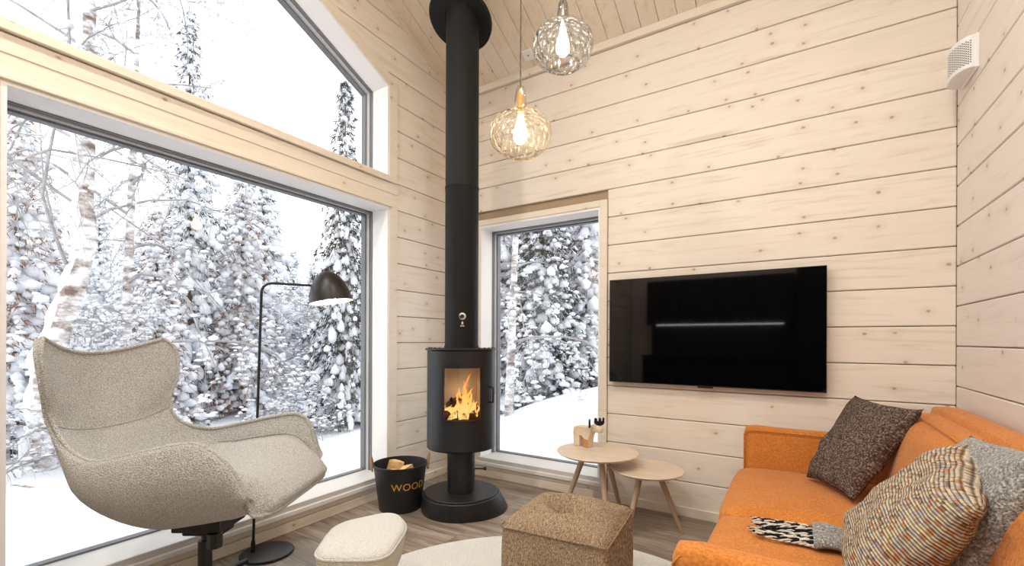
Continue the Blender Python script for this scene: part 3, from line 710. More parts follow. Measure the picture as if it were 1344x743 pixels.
# ------------------------------------------------------------------ tweed pouf
def pf(p, q):
    top = max(0, q.z); d = math.hypot(p.x, p.y)
    if q.z > .2:
        k = (1-abs(q.x))*(1-abs(q.y))
        if q.z > .6:
            p.z += .046*min(1, 2.6*k)-.085*math.exp(-(d/.070)**2)
            for u, v in ((p.x, p.y), (p.y, p.x)):      # folds running from the middle tuft towards the sides
                p.z -= .026*math.exp(-(u/.022)**2)*math.exp(-abs(v)/.14)
    b = 1+.03*(1-q.z*q.z); p.x *= b; p.y *= b
    nn = .006*nz(p, 9, 3); p.x += nn; p.y -= nn; p.z += .004*nz(p, 14, 8)
    return p
pouf = empty('pouf', (-.822, 1.785, 0), math.radians(5), label='square brown tweed pouf with a tufted top on the pale rug', cat='pouf')
cush = roundbox('body', -.222, .222, -.218, .218, .002, .402, .035, TWEED, pouf, 34, pf)
for zz in (.380,):
    pts = [(.226*a, .222*b, zz) for a, b in ((-.93, -1), (.93, -1), (1, -.93), (1, .93), (.93, 1), (-.93, 1), (-1, .93), (-1, -.93), (-.93, -1))]
    tube('seam', [Vector(p) for p in pts], .004, TWEED, pouf, 6)
lathe('tuft_button', disc_prof(.014, .350, .366, .004), TWEED, pouf, 16)

# ------------------------------------------------------------------ rug
vs, fs = [], []
rug = tag(lathe('round_rug', [(0, .0005), (1.025, .0005), (1.03, .006), (1.022, .013), (0, .013)], RUG, None, 128), 'large round off-white rug under the pouf', 'rug')
rug.location = (-.773, 1.40, 0)

# ------------------------------------------------------------------ footstool
def outline_round(P, r, n=7):
    out = []; k = len(P)
    for i in range(k):
        p0, p, p2 = Vector(P[i-1]), Vector(P[i]), Vector(P[(i+1) % k])
        a = p+(p0-p).normalized()*min(r, (p0-p).length*.45); b = p+(p2-p).normalized()*min(r, (p2-p).length*.45)
        for j in range(n): t = j/(n-1); out.append((1-t)**2*a+2*t*(1-t)*p+t*t*b)
    return out
sx, sy = -1.475, 1.255
P5 = [(-1.470, .985), (-1.655, 1.215), (-1.545, 1.470), (-1.385, 1.395), (-1.235, 1.135)]
ol = [p-Vector((sx, sy)) for p in outline_round(P5, .085, 8)]
sto = empty('footstool', (sx, sy, 0), label='pale boucle footstool with rounded corners in front of the armchair', cat='footstool')
def loft(name, ol, layers, mat, parent, cap_top=True, cap_bot=True):
    vs, fs = [], []; n = len(ol)
    for z, s, dz in layers:
        for p in ol: vs.append((p.x*s, p.y*s, z))
    for j in range(len(layers)-1):
        for i in range(n): k = (i+1) % n; fs.append((j*n+i, j*n+k, (j+1)*n+k, (j+1)*n+i))
    if cap_top: fs.append(tuple((len(layers)-1)*n+i for i in range(n)))
    if cap_bot: fs.append(tuple(range(n))[::-1])
    return mk(name, vs, fs, mat, parent, True)
loft('cushion_top', ol, [(.350, .985, 0), (.358, .975, 0), (.366, .94, 0), (.373, .86, 0), (.378, .7, 0), (.381, .45, 0), (.382, .2, 0), (.382, .02, 0)], STOOLF, sto)
loft('cushion_side', ol, [(.19, .62, 0), (.20, .74, 0), (.235, .85, 0), (.29, .95, 0), (.335, .99, 0), (.350, .985, 0)], STOOLS, sto)
tube('piping', [Vector((p.x*.99, p.y*.99, .350)) for p in ol+ol[:1]], .0045, STOOLF, sto, 6)
tube('column', [(0, 0, .03), (0, 0, .20)], .022, BLACK, sto, 16)
for k in range(4):
    a = k*PI/2+.5; tube('foot', [(0, 0, .045), (math.cos(a)*.19, math.sin(a)*.19, .022)], [.02, .010], BLACK, sto, 8)

# ------------------------------------------------------------------ armchair
K = .95
c_, s_ = math.cos(math.radians(32.08)), math.sin(math.radians(32.08))
ACX, ACY = K*(-1.415*c_-2.09*s_), K*(-1.415*s_+2.09*c_)
ac = empty('armchair', (ACX, ACY, 0), math.radians(32.08), label='grey boucle wing armchair on a swivel base in front of the large window', cat='armchair')
ST = [((-.535, 1.075), (-.440, .270, 1.145)), ((-.520, .985), (-.405, .305, 1.085)), ((-.490, .87), (-.390, .30, .955)), ((-.445, .765), (-.405, .270, .82)),
      ((-.375, .645), (-.345, .285, .715)), ((-.26, .535), (-.215, .33, .665)), ((-.11, .485), (-.08, .355, .685)), ((.05, .49), (.09, .365, .722)), ((.20, .50), (.235, .36, .738)),
      ((.31, .49), (.325, .35, .665)), ((.385, .455), (.375, .335, .545)), ((.430, .415), (.395, .315, .455))]
NS = 5
Cn = catmull([s[0] for s in ST], NS); Rn = catmull([s[1] for s in ST], NS)
NT = len(Cn); NW = 64
def kz(z): return EYE-(EYE-z)*K
inner = np.zeros((NT, NW+1, 3))
for t in range(NT):
    for s in range(NW+1):
        q = -1+2*s/NW; a = abs(q)*PI/2
        e_ = min(1, max(0, (t-2.2*NS)/(2.5*NS))); f = e_*(1-math.cos(a))**1.15+(1-e_)*abs(q)**1.8; bw = e_*math.sin(a)**.85+(1-e_)*abs(q)**.95
        A = Cn[t][0]+(Rn[t][0]-Cn[t][0])*f; Z = Cn[t][1]+(Rn[t][2]-Cn[t][1])*f; B = math.copysign(Rn[t][1]*bw, q); A += .13*B*min(1, max(0, (Z-.62)/.2))
        # seat cushion crown
        if .03 < t/NT: Z += 0
        inner[t, s] = (A*K, B*K, kz(Z))
dt = np.gradient(inner, axis=0); ds = np.gradient(inner, axis=1)
nrm = np.cross(dt, ds); nrm /= np.linalg.norm(nrm, axis=2)[..., None]+1e-9
mid = nrm[NT//2, NW//2]
if mid[2] < 0: nrm = -nrm                      # normals look into the seat
th = np.zeros((NT, NW+1))
for t in range(NT):
    u = t/(NT-1)
    base = np.interp(u, [0, .28, .45, .58, .75, .92, 1], [.045, .055, .13, .165, .14, .07, .03])
    for s in range(NW+1):
        q = abs(-1+2*s/NW); th[t, s] = .022+(base-.022)*(1-q**1.6)
outer = inner-nrm*th[..., None]
cen = inner[:, NW//2, :][:, None, :]
def gridmesh(name, G, mat, parent, flip=False):
    a, b = G.shape[:2]; vs = G.reshape(-1, 3).tolist()
    fs = [(i*b+j, i*b+j+1, (i+1)*b+j+1, (i+1)*b+j) for i in range(a-1) for j in range(b-1)]
    if flip: fs = [f[::-1] for f in fs]
    return mk(name, vs, fs, mat, parent, True)
# soft surface for back and seat (raised slightly, with a seam groove), then the shell behind
pad = inner.copy()
seam_t = 3*NS+1; crease_t = 5*NS+2
for t in range(NT):
    for s in range(NW+1):
        q = abs(-1+2*s/NW); e = 1-q**6
        puff = .010*e
        d1 = (t-seam_t)/1.3; puff -= .010*math.exp(-d1*d1)*e
        if q < .70 and t > crease_t: puff += .056*(1-(q/.70)**8)*min(1, (t-crease_t)/3)*min(1, (NT-1-t)/2+.3)
        if t > crease_t: puff -= .010*math.exp(-((q-.73)/.05)**2)*min(1, (NT-1-t)/4)
        pad[t, s] += nrm[t, s]*puff
BOU2 = BOUCLE
gridmesh('back_cushion', pad[:crease_t+1], BOUCLE, ac); gridmesh('seat_cushion', pad[crease_t:], BOUCLE, ac)
# shell: outer surface plus the rim joining it to the pads
rimL, rimR = [], []
bm = bmesh.new()
V = [[bm.verts.new(outer[t, s]) for s in range(NW+1)] for t in range(NT)]
I = {}
def iv(t, s):
    if (t, s) not in I: I[(t, s)] = bm.verts.new(pad[t, s])
    return I[(t, s)]
for t in range(NT-1):
    for s in range(NW): bm.faces.new((V[t][s], V[t][s+1], V[t+1][s+1], V[t+1][s]))
    for s in (0, NW): bm.faces.new((V[t][s], iv(t, s), iv(t+1, s), V[t+1][s]))
for s in range(NW):
    for t in (0, NT-1): bm.faces.new((V[t][s], V[t][s+1], iv(t, s+1), iv(t, s)))
fromb('shell', bm, BOUCLE, ac, auto=70)
loop = [pad[t, 0] for t in range(NT)]+[pad[NT-1, s] for s in range(NW+1)]+[pad[t, NW] for t in range(NT-1, -1, -1)]+[pad[0, s] for s in range(NW, -1, -1)]
tube('piping', [Vector(p) for p in loop], .0085, BOUCLE, ac, 8)
tube('back_seam', [Vector(pad[seam_t, s]+nrm[seam_t, s]*.001) for s in range(2, NW-1)], .003, BOUCLE, ac, 6)
for sg in (-1, 1):
    s_i = int(round((sg*.735+1)/2*NW)); tube('seat_seam', [Vector(pad[t, s_i]+nrm[t, s_i]*.002) for t in range(crease_t+1, NT-1)], .0035, BOUCLE, ac, 6)
box('tilt_mechanism', -.07, .10, -.05, .05, .296, .328, BLACKP, ac, .006)
box('mount_plate', -.085, .125, -.09, .09, .326, .40, BLACKP, ac, .004)
lathe('tension_knob', [(0, 0), (.028, 0), (.031, .004), (.029, .062), (0, .064)], BLACKP, ac, 8, mtx=Matrix.Translation((.092, -.075, .264)), auto=20)
tube('column', [(0, 0, .06), (0, 0, .262)], .027, BLACKP, ac, 20); tube('gas_spring', [(0, 0, .255), (0, 0, .31)], .014, BLACKP, ac, 14)
for k in range(5):
    a = k*2*PI/5+.3; tube('foot', [(0, 0, .075), (math.cos(a)*.30, math.sin(a)*.30, .022)], [.026, .013], BLACKP, ac, 10)
lathe('base_hub', disc_prof(.045, .05, .10, .01), BLACKP, ac, 24)

# ------------------------------------------------------------------ floor lamp
LX, LY = -2.385, 1.352
fl = empty('floor_lamp', (LX, LY, 0), label='black floor lamp with a bell shade standing by the large window', cat='floor lamp')
lathe('base', disc_prof(.130, 0, .012, .004), BLACK, fl, 56)
px_, py_ = -.062, -.040
lathe('pole_socket', [(0, .012), (.013, .012), (.011, .05), (.009, .07), (0, .07)], BLACK, fl, 16, cx=px_, cy=py_)
tp = [(px_, py_, .05), (px_+.035, py_+.02, 1.385)]
bend = [(px_+.036, py_+.022, 1.405), (px_+.039, py_+.030, 1.425), (px_+.045, py_+.048, 1.440), (px_+.052, py_+.07, 1.446)]
hd0 = Vector((.062, .250, 1.450))
tube('pole', tp+bend+[hd0], .0068, BLACK, fl, 12)
shm = Matrix.Translation((.120, .300, 1.358)) @ Matrix.Rotation(math.radians(-9), 4, Vector((-.531, .847, 0))) @ Matrix.Scale(1.1, 4)
sh = lathe('shade', [(.108, 0), (.107, .006), (.100, .05), (.084, .095), (.060, .132), (.034, .155), (.012, .164), (0, .166)], plain('lamp_black', (24, 21, 19), .4, .45), fl, 48, mtx=shm)
lathe('shade_lining', [(.1065, .001), (.105, .008), (.098, .05), (.082, .092), (.058, .128), (.03, .150), (0, .158)], SHADEIN, fl, 48, mtx=shm)['label'] = 'white inside of the shade'
lathe('finial', disc_prof(.010, .160, .178, .004), BLACK, fl, 12, mtx=shm)
lathe('bulb', [(0, .006), (.022, .010), (.036, .030), (.036, .045), (.022, .075), (.013, .10), (0, .10)], BULB, fl, 24, mtx=shm)
fl_scale = 1.08
lp = Matrix.Translation((LX, LY, 0)) @ shm @ Vector((0, 0, .03))
lamp('floor_lamp_light', 'POINT', lp, 9, WARM, .035)
cd = catmull([(LX+px_, LY+py_, .085), (LX+px_-.008, LY+py_-.05, .10), (LX+px_+.0, LY+py_-.12, .03), (LX+px_+.05, LY+py_-.2, .008), (LX+px_+.09, LY+py_-.28, .006), (LX+px_+.03, LY+py_-.42, .006), (XL+.05, LY-.6, .006)], 8)
pc = tube('power_cord', cd, .0032, BLACKP, fl, 6); box('foot_switch', px_+.072, px_+.100, py_-.29, py_-.235, .0, .022, BLACKP, fl, .006, 2)

# ------------------------------------------------------------------ sofa
SFX, SFY = .20, 2.05
sf = empty('sofa', (SFX, SFY, 0), label='orange velvet two-seat sofa against the right wall', cat='sofa')
def L(x, y): return x-SFX, y-SFY
def sbox(name, x0, x1, y0, y1, z0, z1, r, n=8, fn=None, parent=sf): return roundbox(name, x0-SFX, x1-SFX, y0-SFY, y1-SFY, z0, z1, r, ORANGE, parent, n, fn)
box('frame', -.225-SFX, .60-SFX, 1.14-SFY, 2.95-SFY, .14, .30, ORANGE, sf, .02, 3)
def arm_fn(sgn):
    def f(p, q):
        p.z += .004*nz(p, 4, 2); p.y += sgn*.012*max(0, q.z)**2; return p
    return f
far = sbox('armrest', -.250, .56, 2.895, 2.990, .14, .655, .030, 10, arm_fn(1))
near = sbox('armrest', -.252, .60, 1.118, 1.212, .14, .655, .034, 10, arm_fn(-1))
for a, yy in ((far, 2.897), (near, 1.120)):
    s = -1
    pts = [(-.247-SFX, yy-SFY, .16), (-.247-SFX, yy-SFY, .610), (-.232-SFX, yy-SFY, .632), (-.2-SFX, yy-SFY, .638), (.55-SFX, yy-SFY, .638)]
    tube('piping', [Vector(p) for p in pts], .0035, ORANGE, a, 6)
def seat_fn(seed):
    def f(p, q):
        k = (1-q.x**2)*(1-q.y**4)
        if q.z > 0: p.z += .030*k+.006*nz(p, 5, seed)
        if q.x < -.5: p.x -= .018*(1-q.z*q.z)*(1-q.y**4)
        return p
    return f
sbox('seat_cushion', -.272, .42, 2.085, 2.893, .285, .430, .035, 12, seat_fn(1)); sbox('seat_cushion', -.262, .42, 1.215, 2.079, .285, .430, .035, 12, seat_fn(2))
def back_fn(seed, lean=.07):
    def f(p, q):
        p.x += lean*(q.z+1)*.8
        k = (1-q.y**4)*(1-q.z**4)
        if q.x < 0: p.x -= .038*k+.008*nz(p, 5, seed)
        p.z += .012*(1-q.y**4)*max(0, q.z); return p
    return f
sbox('back_cushion', .345, .475, 2.045, 2.868, .42, .805, .055, 12, back_fn(5)); sbox('back_cushion', .345, .475, 1.20, 2.025, .42, .805, .055, 12, back_fn(6))
sbox('backrest', .535, .655, 1.15, 2.965, .14, .842, .045, 10, lambda p, q: Vector((p.x+.010*q.z, p.y, p.z)))
for x_, y_ in ((-.2, 1.17), (-.2, 2.92), (.55, 1.17), (.55, 2.92)):
    tube('leg', [(x_-SFX, y_-SFY, 0), (x_-SFX, y_-SFY, .15)], [.012, .02], OAKLEG, sf, 12)
for y0_, y1_ in ((2.045, 2.868), (1.20, 2.025)):
    ed = [(.452+.012*0, y0_+.03, .66), (.462, y0_+.022, .785), (.466, y0_+.05, .803), (.464, (y0_+y1_)/2, .812), (.466, y1_-.05, .803), (.462, y1_-.022, .785), (.452, y1_-.03, .66)]
    tube('back_piping', [Vector((a-SFX, b-SFY, c)) for a, b, c in catmull(ed, 5)], .0035, ORANGE, sf, 6)
# throw cushions
# dark brown cushion in the far corner
pillow_d = tag(pillow('throw_cushion', [(.045, 2.66, .475), (.255, 2.835, .870), (.475, 2.600, .850), (.205, 2.365, .470)], .15, KNITD, None, nrm=(-.70, -.42, .55), pinch=.08, seed=4), 'dark brown knitted cushion in the corner of the far sofa arm', 'cushion')
pillow_l = tag(pillow('throw_cushion', [(.15, 1.86, .535), (.455, 1.80, .865), (.335, 1.355, .795), (.11, 1.36, .49)], .165, KNITL, None, nrm=(-.77, .12, .62), pinch=.05, seed=9), 'large cream cushion with orange and brown stripes nearest the camera', 'cushion')
pillow_g = tag(pillow('throw_cushion', [(.27, 1.90, .50), (.440, 1.86, .865), (.480, 1.43, .905), (.30, 1.42, .50)], .12, WOOLG, None, nrm=(-.9, 0, .4), pinch=.06, seed=14), 'plain dark grey woollen cushion behind the striped one', 'cushion')
# throw blanket with fringe
th_ = empty('throw_blanket', (.1, 1.85, .455), label='grey woollen throw with a black and white fringe lying on the sofa seat', cat='blanket')
vs, fs = [], []; nx, ny = 20, 12
for i in range(nx+1):
    for j in range(ny+1):
        u, v = i/nx, j/ny; x = -.045+.30*u; yv = -.085+.19*v+.02*u; z = .012+.012*math.sin(v*9+u*3)+.006*math.sin(u*13)+.012*(1-(2*v-1)**4)
        vs.append((x, yv, z))
for i in range(nx):
    for j in range(ny): a = i*(ny+1)+j; fs.append((a, a+1, a+ny+2, a+ny+1))
bl = mk('cloth', vs, fs, WOOLG, th_, True); m_ = bl.modifiers.new('thick', 'SOLIDIFY'); m_.thickness = .012
fr_m = [plain('fringe_black', (38, 36, 36), .9, .1, bump=.4, bscale=400), plain('fringe_white', (214, 208, 198), .9, .1, bump=.4, bscale=400)]
random.seed(21)
for k in range(26):
    v = (k+.5)/26; y0 = -.08+.18*v; ln = random.uniform(.15, .205); dy = random.uniform(-.02, .02)+(.5-v)*.03
    for s in (0, 1):
        pts, rr = [], []
        for q in range(22):
            t = q/21; a = t*26+s*PI; r_ = .0028
            pts.append((-.04-ln*t, y0+dy*t*t+math.cos(a)*r_+.006*math.sin(t*6+k), .016+.010*math.sin(v*9)+math.sin(a)*r_-.004*t)); rr.append(.0030 if q < 20 else .0018)
        o = tube('tassel', pts, rr, fr_m[(1 if s else 0) if k % 2 else (0 if k % 4 else 1)], th_, 5)

# ------------------------------------------------------------------ pendant lamps
def pendant(x, y, zc, R, glass, label, tint):
    t = empty('pendant_lamp', (x, y, zc), label=label, cat='pendant lamp')
    zt = ceilz(y)-zc
    prof = [(.078, -.098), (.086, -.096), (.114, -.080), (.138, -.048), (.149, -.010), (.146, .026), (.128, .058), (.095, .080), (.055, .094), (.032, .104), (.030, .125), (.027, .17), (.022, .205), (.016, .222), (.006, .228)]
    sc = R/.149; prof = [(r*sc, z*sc) for r, z in prof]
    g = lathe('glass_shade', catmull(prof, 3), glass, t, 96, ripple=.012)
    tube('rim', [(.081*sc*math.cos(a), .081*sc*math.sin(a), -.098*sc) for a in [2*PI*k/48 for k in range(49)]], .0045, glass, g, 6)
    lathe('lamp_holder', [(0, .10*sc), (.014, .10*sc), (.015, .15*sc), (.009, .20*sc), (0, .205*sc)], BRASS if tint else CHROME, t, 20)
    lathe('bulb', [(0, -.05), (.018, -.047), (.031, -.028), (.033, -.005), (.026, .03), (.016, .06), (.013, .085), (0, .09)], BULB, t, 24)
    tube('cord', [(0, 0, .20*sc), (0, 0, zt-.02)], .003, BLACKP, t, 8)
    lathe('ceiling_cup', disc_prof(.05, zt-.045, zt+.012, .006), BLACK, t, 32)
    lamp('pendant_light', 'POINT', (x, y, zc-.01), 9, SOFTW, .04)
pendant(-1.137, 1.884, 2.150, .1505, AMBER, 'amber ribbed glass pendant lamp, the lower of the two', 1)
pendant(-.962, 1.990, 2.575, .146, SMOKE, 'smoky grey ribbed glass pendant lamp, the higher of the two', 0)
# ceiling cover plate and wall air vent
pm = Matrix.Translation((-1.731, 2.985, ceilz(2.985)-.001)) @ Matrix.Rotation(-math.atan(SL), 4, 'X')
bm = bmesh.new(); bbox(bm, -.042, .042, -.042, .042, -.010, 0, pm); bmesh.ops.bevel(bm, geom=bm.edges[:], offset=.003, segments=1, affect='EDGES')
cp = tag(fromb('cover_plate', bm, WHITE, None), 'small white square cover plate on the sloping ceiling', 'cover plate')
lathe('screw', disc_prof(.006, -.014, -.009, .001), plain('screw_grey', (110, 108, 104), .4), cp, 10, mtx=pm)
# D-shaped white fresh-air vent on the right wall
vt = empty('air_vent', (XR, 2.885, 2.36), label='white perforated air vent high on the right wall', cat='air vent')
def darc(t, dd=.066, L_=.108): a = PI*t; return (-dd*math.sin(a)**.75, L_*math.cos(a))
vs, fs = [], []; N = 30
ol = [(-.012, .108)]+[(-.012+darc(i/N)[0], darc(i/N)[1]) for i in range(N+1)]+[(-.012, -.108)]
prism('hood', ol, WHITE, vt, 2, 0, .145, .003)
box('back_plate', -.012, 0, -.110, .110, -.004, .149, WHITE, vt, .002)
holes_v, holes_f = [], []
for i in range(16):
    for j in range(10):
        t = .50+.030*i; a = darc(t); b = darc(t+.01); c = Vector((a[0]-.012, a[1], .02+.0105*j+(.005 if i % 2 else 0))); tg = (Vector((b[0], b[1], 0))-Vector((a[0], a[1], 0))).normalized(); nn = Vector((tg.y, -tg.x, 0))
        if nn.x > 0: nn = -nn
        c = c+nn*.0012; o = len(holes_v)
        for k in range(6): holes_v.append(c+(tg*math.cos(k*PI/3)+Vector((0, 0, 1))*math.sin(k*PI/3))*.0032)
        holes_f.append(tuple(range(o, o+6)))
mk('perforation', holes_v, holes_f, plain('vent_hole', (120, 114, 106), .8), vt)['kind'] = 'stuff'
# housings for the added fill lamps, behind and above the viewer
for i, p in enumerate(FILL_LAMPS):
    t = empty('fill_spotlight', p, label='added white cylinder fill spotlight on the ceiling behind the viewer', cat='spotlight', group='added ceiling fill spotlights')
    zt = ceilz(p[1])-p[2]
    lathe('housing', [(.085, -.13), (.09, -.13), (.09, .0), (.02, .01), (0, .01)], WHITE, t, 32); tube('stem', [(0, 0, .0), (0, 0, zt+.01)], .012, WHITE, t, 8)
# ------------------------------------------------------------------ kitchen behind the viewer (seen mirrored in the television)
KD = plain('dark_cabinet', (38, 38, 40), .5)
kb = empty('kitchen_cabinet', (-1.1, YB+.31, 0), label='dark kitchen base cabinets along the wall behind the viewer', cat='cabinet')
box('carcass', -1.1, 1.1, -.3, .28, .08, .86, KD, kb)
for k in range(4): d = box('door', -1.09+k*.55, -.55+k*.55, .28, .30, .09, .85, KD, kb, .003); box('handle', -.95+k*.55, -.69+k*.55, .30, .315, .80, .812, BLACKP, d)
ku = empty('wall_cabinet', (-1.1, YB+.18, 1.42), label='dark kitchen wall cabinets over a light strip behind the viewer', cat='cabinet')
box('carcass', -1.1, 1.1, -.17, .15, 0, .75, KD, ku)
for k in range(4): box('door', -1.09+k*.55, -.55+k*.55, .15, .17, .005, .745, KD, ku, .003)
box('light_strip', -.95, .95, .05, .08, -.012, -.001, LED, ku)
tag(box('kitchen_worktop', -2.2, 0, YB+.0, YB+.64, .862, .90, plain('dark_worktop', (44, 42, 42), .35)), 'dark worktop on the kitchen base cabinets', 'worktop')
tag(box('kitchen_splashback', -2.2, 0, YB+.002, YB+.012, .90, 1.42, plain('dark_splashback', (60, 60, 62), .6)), 'dark panel between the kitchen cabinets', 'panel')
tc = empty('tall_cabinet', (.33, YB+.31, 0), label='tall dark kitchen cabinet behind the viewer', cat='cabinet'); box('carcass', -.32, .34, -.3, .28, .0, 2.4, KD, tc); box('door', -.31, .33, .28, .30, .02, 2.38, KD, tc, .003)
# ------------------------------------------------------------------ outside: snow ground and forest
def ground_h(x, y):
    h = -.35
    h += .030*max(0, y-4)**1.25+.020*max(0, -x-6)**1.2 - .015*max(0, -x-4)*0
    h += .38*min(3.5, max(0, x+4.3))*min(1, max(0, (y-3.8)/2.2))
    h += .10*math.sin(x*.7+1)*math.cos(y*.6)+.05*math.sin(x*1.9+y*1.3)
    return h
vs, fs = [], []; gx = np.linspace(-45, 20, 120); gy = np.linspace(-25, 50, 130)
for X in gx:
    for Y in gy:
        d = math.hypot(max(0, X+2.7, ) if X > -2.9 else 0, max(0, 3.2-Y))
        inside = X > -2.85 and X < 1.5 and Y < 3.4
        vs.append((X, Y, -.6 if inside else ground_h(X, Y)))
ny = len(gy)
for i in range(len(gx)-1):
    for j in range(ny-1): a = i*ny+j; fs.append((a, a+ny, a+ny+1, a+1))
tag(mk('snow_ground', vs, fs, SNOW, None, True), kind='structure')

ICO = bmesh.new(); bmesh.ops.create_icosphere(ICO, subdivisions=1, radius=1.0); ICO.verts.ensure_lookup_table()
IV = np.array([v.co[:] for v in ICO.verts]); IF = np.array([[v.index for v in f.verts] for f in ICO.faces]); ICO.free()
ICO2 = bmesh.new(); bmesh.ops.create_icosphere(ICO2, subdivisions=2, radius=1.0)
IV2 = np.array([v.co[:] for v in ICO2.verts]); IF2 = np.array([[v.index for v in f.verts] for f in ICO2.faces]); ICO2.free()
def npmesh(name, V, F, smooth):
    me = bpy.data.meshes.new(name); V = np.asarray(V, np.float32); F = np.asarray(F, np.int32)
    me.vertices.add(len(V)); me.vertices.foreach_set('co', V.ravel()); me.loops.add(F.size); me.loops.foreach_set('vertex_index', F.ravel())
    me.polygons.add(len(F)); me.polygons.foreach_set('loop_start', np.arange(0, F.size, F.shape[1], dtype=np.int32))
    if smooth: me.polygons.foreach_set('use_smooth', np.ones(len(F), bool))
    me.update(calc_edges=True); me.validate(); return me
def blobs(C, S, az, rng, hi=False):
    """snow cushions: C centres, S semi-axes, az direction"""
    iv, if_ = (IV2, IF2) if hi else (IV, IF)
    n, k = len(C), len(iv)
    P = iv[None]*(1+rng.uniform(-.22, .22, (n, k, 1)))
    P = P*S[:, None, :]
    P[..., 2] = np.where(P[..., 2] < 0, P[..., 2]*.55, P[..., 2])
    c, s = np.cos(az)[:, None], np.sin(az)[:, None]
    X = P[..., 0]*c-P[..., 1]*s; Y = P[..., 0]*s+P[..., 1]*c
    V = np.stack([X, Y, P[..., 2]], -1)+C[:, None, :]
    F = if_[None]+(np.arange(n)*k)[:, None, None]
    return V.reshape(-1, 3), F.reshape(-1, 3)
def spikes(C, D, Ln, W, rng):
    """needle sprays: thin triangles from C along D"""
    n = len(C); side = np.cross(D, rng.normal(size=(n, 3))); side /= np.linalg.norm(side, axis=1)[:, None]+1e-9
    A = C+side*W[:, None]; B = C-side*W[:, None]; T = C+D*Ln[:, None]
    return np.stack([A, B, T], 1).reshape(-1, 3), np.arange(3*n).reshape(-1, 3)
def make_spruce(seed, H, R, snow=1.0, needle=1.0, gap=.17):
    rng = np.random.default_rng(seed); SCn, SSz, SAz, NC, ND, NL, NWd = [], [], [], [], [], [], []
    z = .25
    while z < H-.12:
        f = 1-z/H; nb = int(5+4*f)
        a0 = rng.uniform(0, 6.28)
        for b in range(nb):
            az = a0+b*2*PI/nb+rng.uniform(-.3, .3); L_ = R*(f**.75+.07)*rng.uniform(.6, 1.1)
            droop = rng.uniform(.35, .75); nseg = max(2, int(L_/.13))
            for k in range(nseg):
                t = (k+.8)/nseg; r = L_*t; zz = z+.04-droop*r*t**.7+rng.uniform(-.02, .02)
                c = np.array([math.cos(az)*r, math.sin(az)*r, zz])
                if rng.random() < .88*snow:
                    pt = .5+.5*math.sin(2.1*az+z*2.3+seed)*math.cos(z*3.1-az); w_ = rng.uniform(.055, .115)*(1.15-.35*t)*(.75+.5*f)*(.55+.85*pt)
                    SCn.append(c+[0, 0, w_*.35]); SSz.append([w_*rng.uniform(.9, 1.5), w_*rng.uniform(.8, 1.2), w_*rng.uniform(.8, 1.5)]); SAz.append(az+rng.uniform(-.5, .5))
                for q in range(int(6.5*needle)):
                    NC.append(c+rng.normal(size=3)*.03-[0, 0, .02])
                    d = np.array([math.cos(az+rng.uniform(-1.1, 1.1)), math.sin(az+rng.uniform(-1.1, 1.1)), rng.uniform(-1.5, .0)]); ND.append(d/np.linalg.norm(d)); NL.append(rng.uniform(.08, .19)); NWd.append(rng.uniform(.006, .016))
        z += gap*rng.uniform(.8, 1.15)*(.7+.5*f)
    for k in range(5): SCn.append(np.array([0, 0, H-.02-.1*k])); SSz.append([.04+.012*k]*2+[.07]); SAz.append(0)
    sv, sf_ = blobs(np.array(SCn), np.array(SSz), np.array(SAz), rng); nv, nf = spikes(np.array(NC), np.array(ND), np.array(NL), np.array(NWd), rng)
    return npmesh('snow_load', sv, sf_, True), npmesh('needle_branches', nv, nf, False), H
def branch_tree(seed, H, spread, levels=4, n0=9, trunk_r=.03, lean=(0, 0), start=.25, droop=.1, twl=1.0):
    """bare or frosted tree of thin tubes; returns one mesh of 3-sided twigs and a list of thicker limb points for snow"""
    rng = np.random.default_rng(seed); V, F, SN = [], [], []
    def seg(p0, p1, r0, r1):
        d = p1-p0; L_ = np.linalg.norm(d)+1e-9; d = d/L_; a = np.cross(d, [0, 0, 1.0]) if abs(d[2]) < .95 else np.cross(d, [1.0, 0, 0]); a /= np.linalg.norm(a); b = np.cross(d, a); o = len(V)
        for p, r in ((p0, r0), (p1, r1)):
            for k in range(3): t = 2*PI*k/3; V.append(p+(a*math.cos(t)+b*math.sin(t))*r)
        for k in range(3): F.append((o+k, o+(k+1) % 3, o+3+(k+1) % 3, o+3+k))
    def grow(p, d, L_, r, lv):
        n = 4; pts = [p]
        for i in range(n):
            d = d+rng.normal(size=3)*.16+np.array([0, 0, -droop*(levels-lv)*.35]); d /= np.linalg.norm(d)
            q = pts[-1]+d*L_/n; seg(pts[-1], q, r*(1-i/n*.6), r*(1-(i+1)/n*.6)); pts.append(q)
            if lv < levels and r > .003: SN.append(((pts[-2]+q)/2, r, d))
        if lv > 0:
            k = int(rng.integers(3, 6))
            for j in range(k):
                i = int(rng.integers(1, n+1)); nd = d*.55+rng.normal(size=3)*.62; nd[2] += .12; nd /= np.linalg.norm(nd)
                grow(pts[i], nd, L_*rng.uniform(.45, .7)*twl, r*.5, lv-1)
    for j in range(n0):
        t = start+(1-start)*j/n0; az = j*2.4+rng.uniform(-.4, .4)
        p = np.array([lean[0]*t, lean[1]*t, H*t]); d = np.array([math.cos(az), math.sin(az), rng.uniform(.25, .9)]); d /= np.linalg.norm(d)
        grow(p, d, spread*(1.15-t*.6)*rng.uniform(.7, 1.1), trunk_r*(1.1-.6*t)*.55, levels-2)
    return V, F, SN
def ground_at(x, y): return ground_h(x, y)-.05
def polar(u, d):
    r = (u-672)/593.5; c, s = math.cos(math.radians(32.08)), math.sin(math.radians(32.08))
    return d*(r*c-s), d*(r*s+c)
PRO = {}
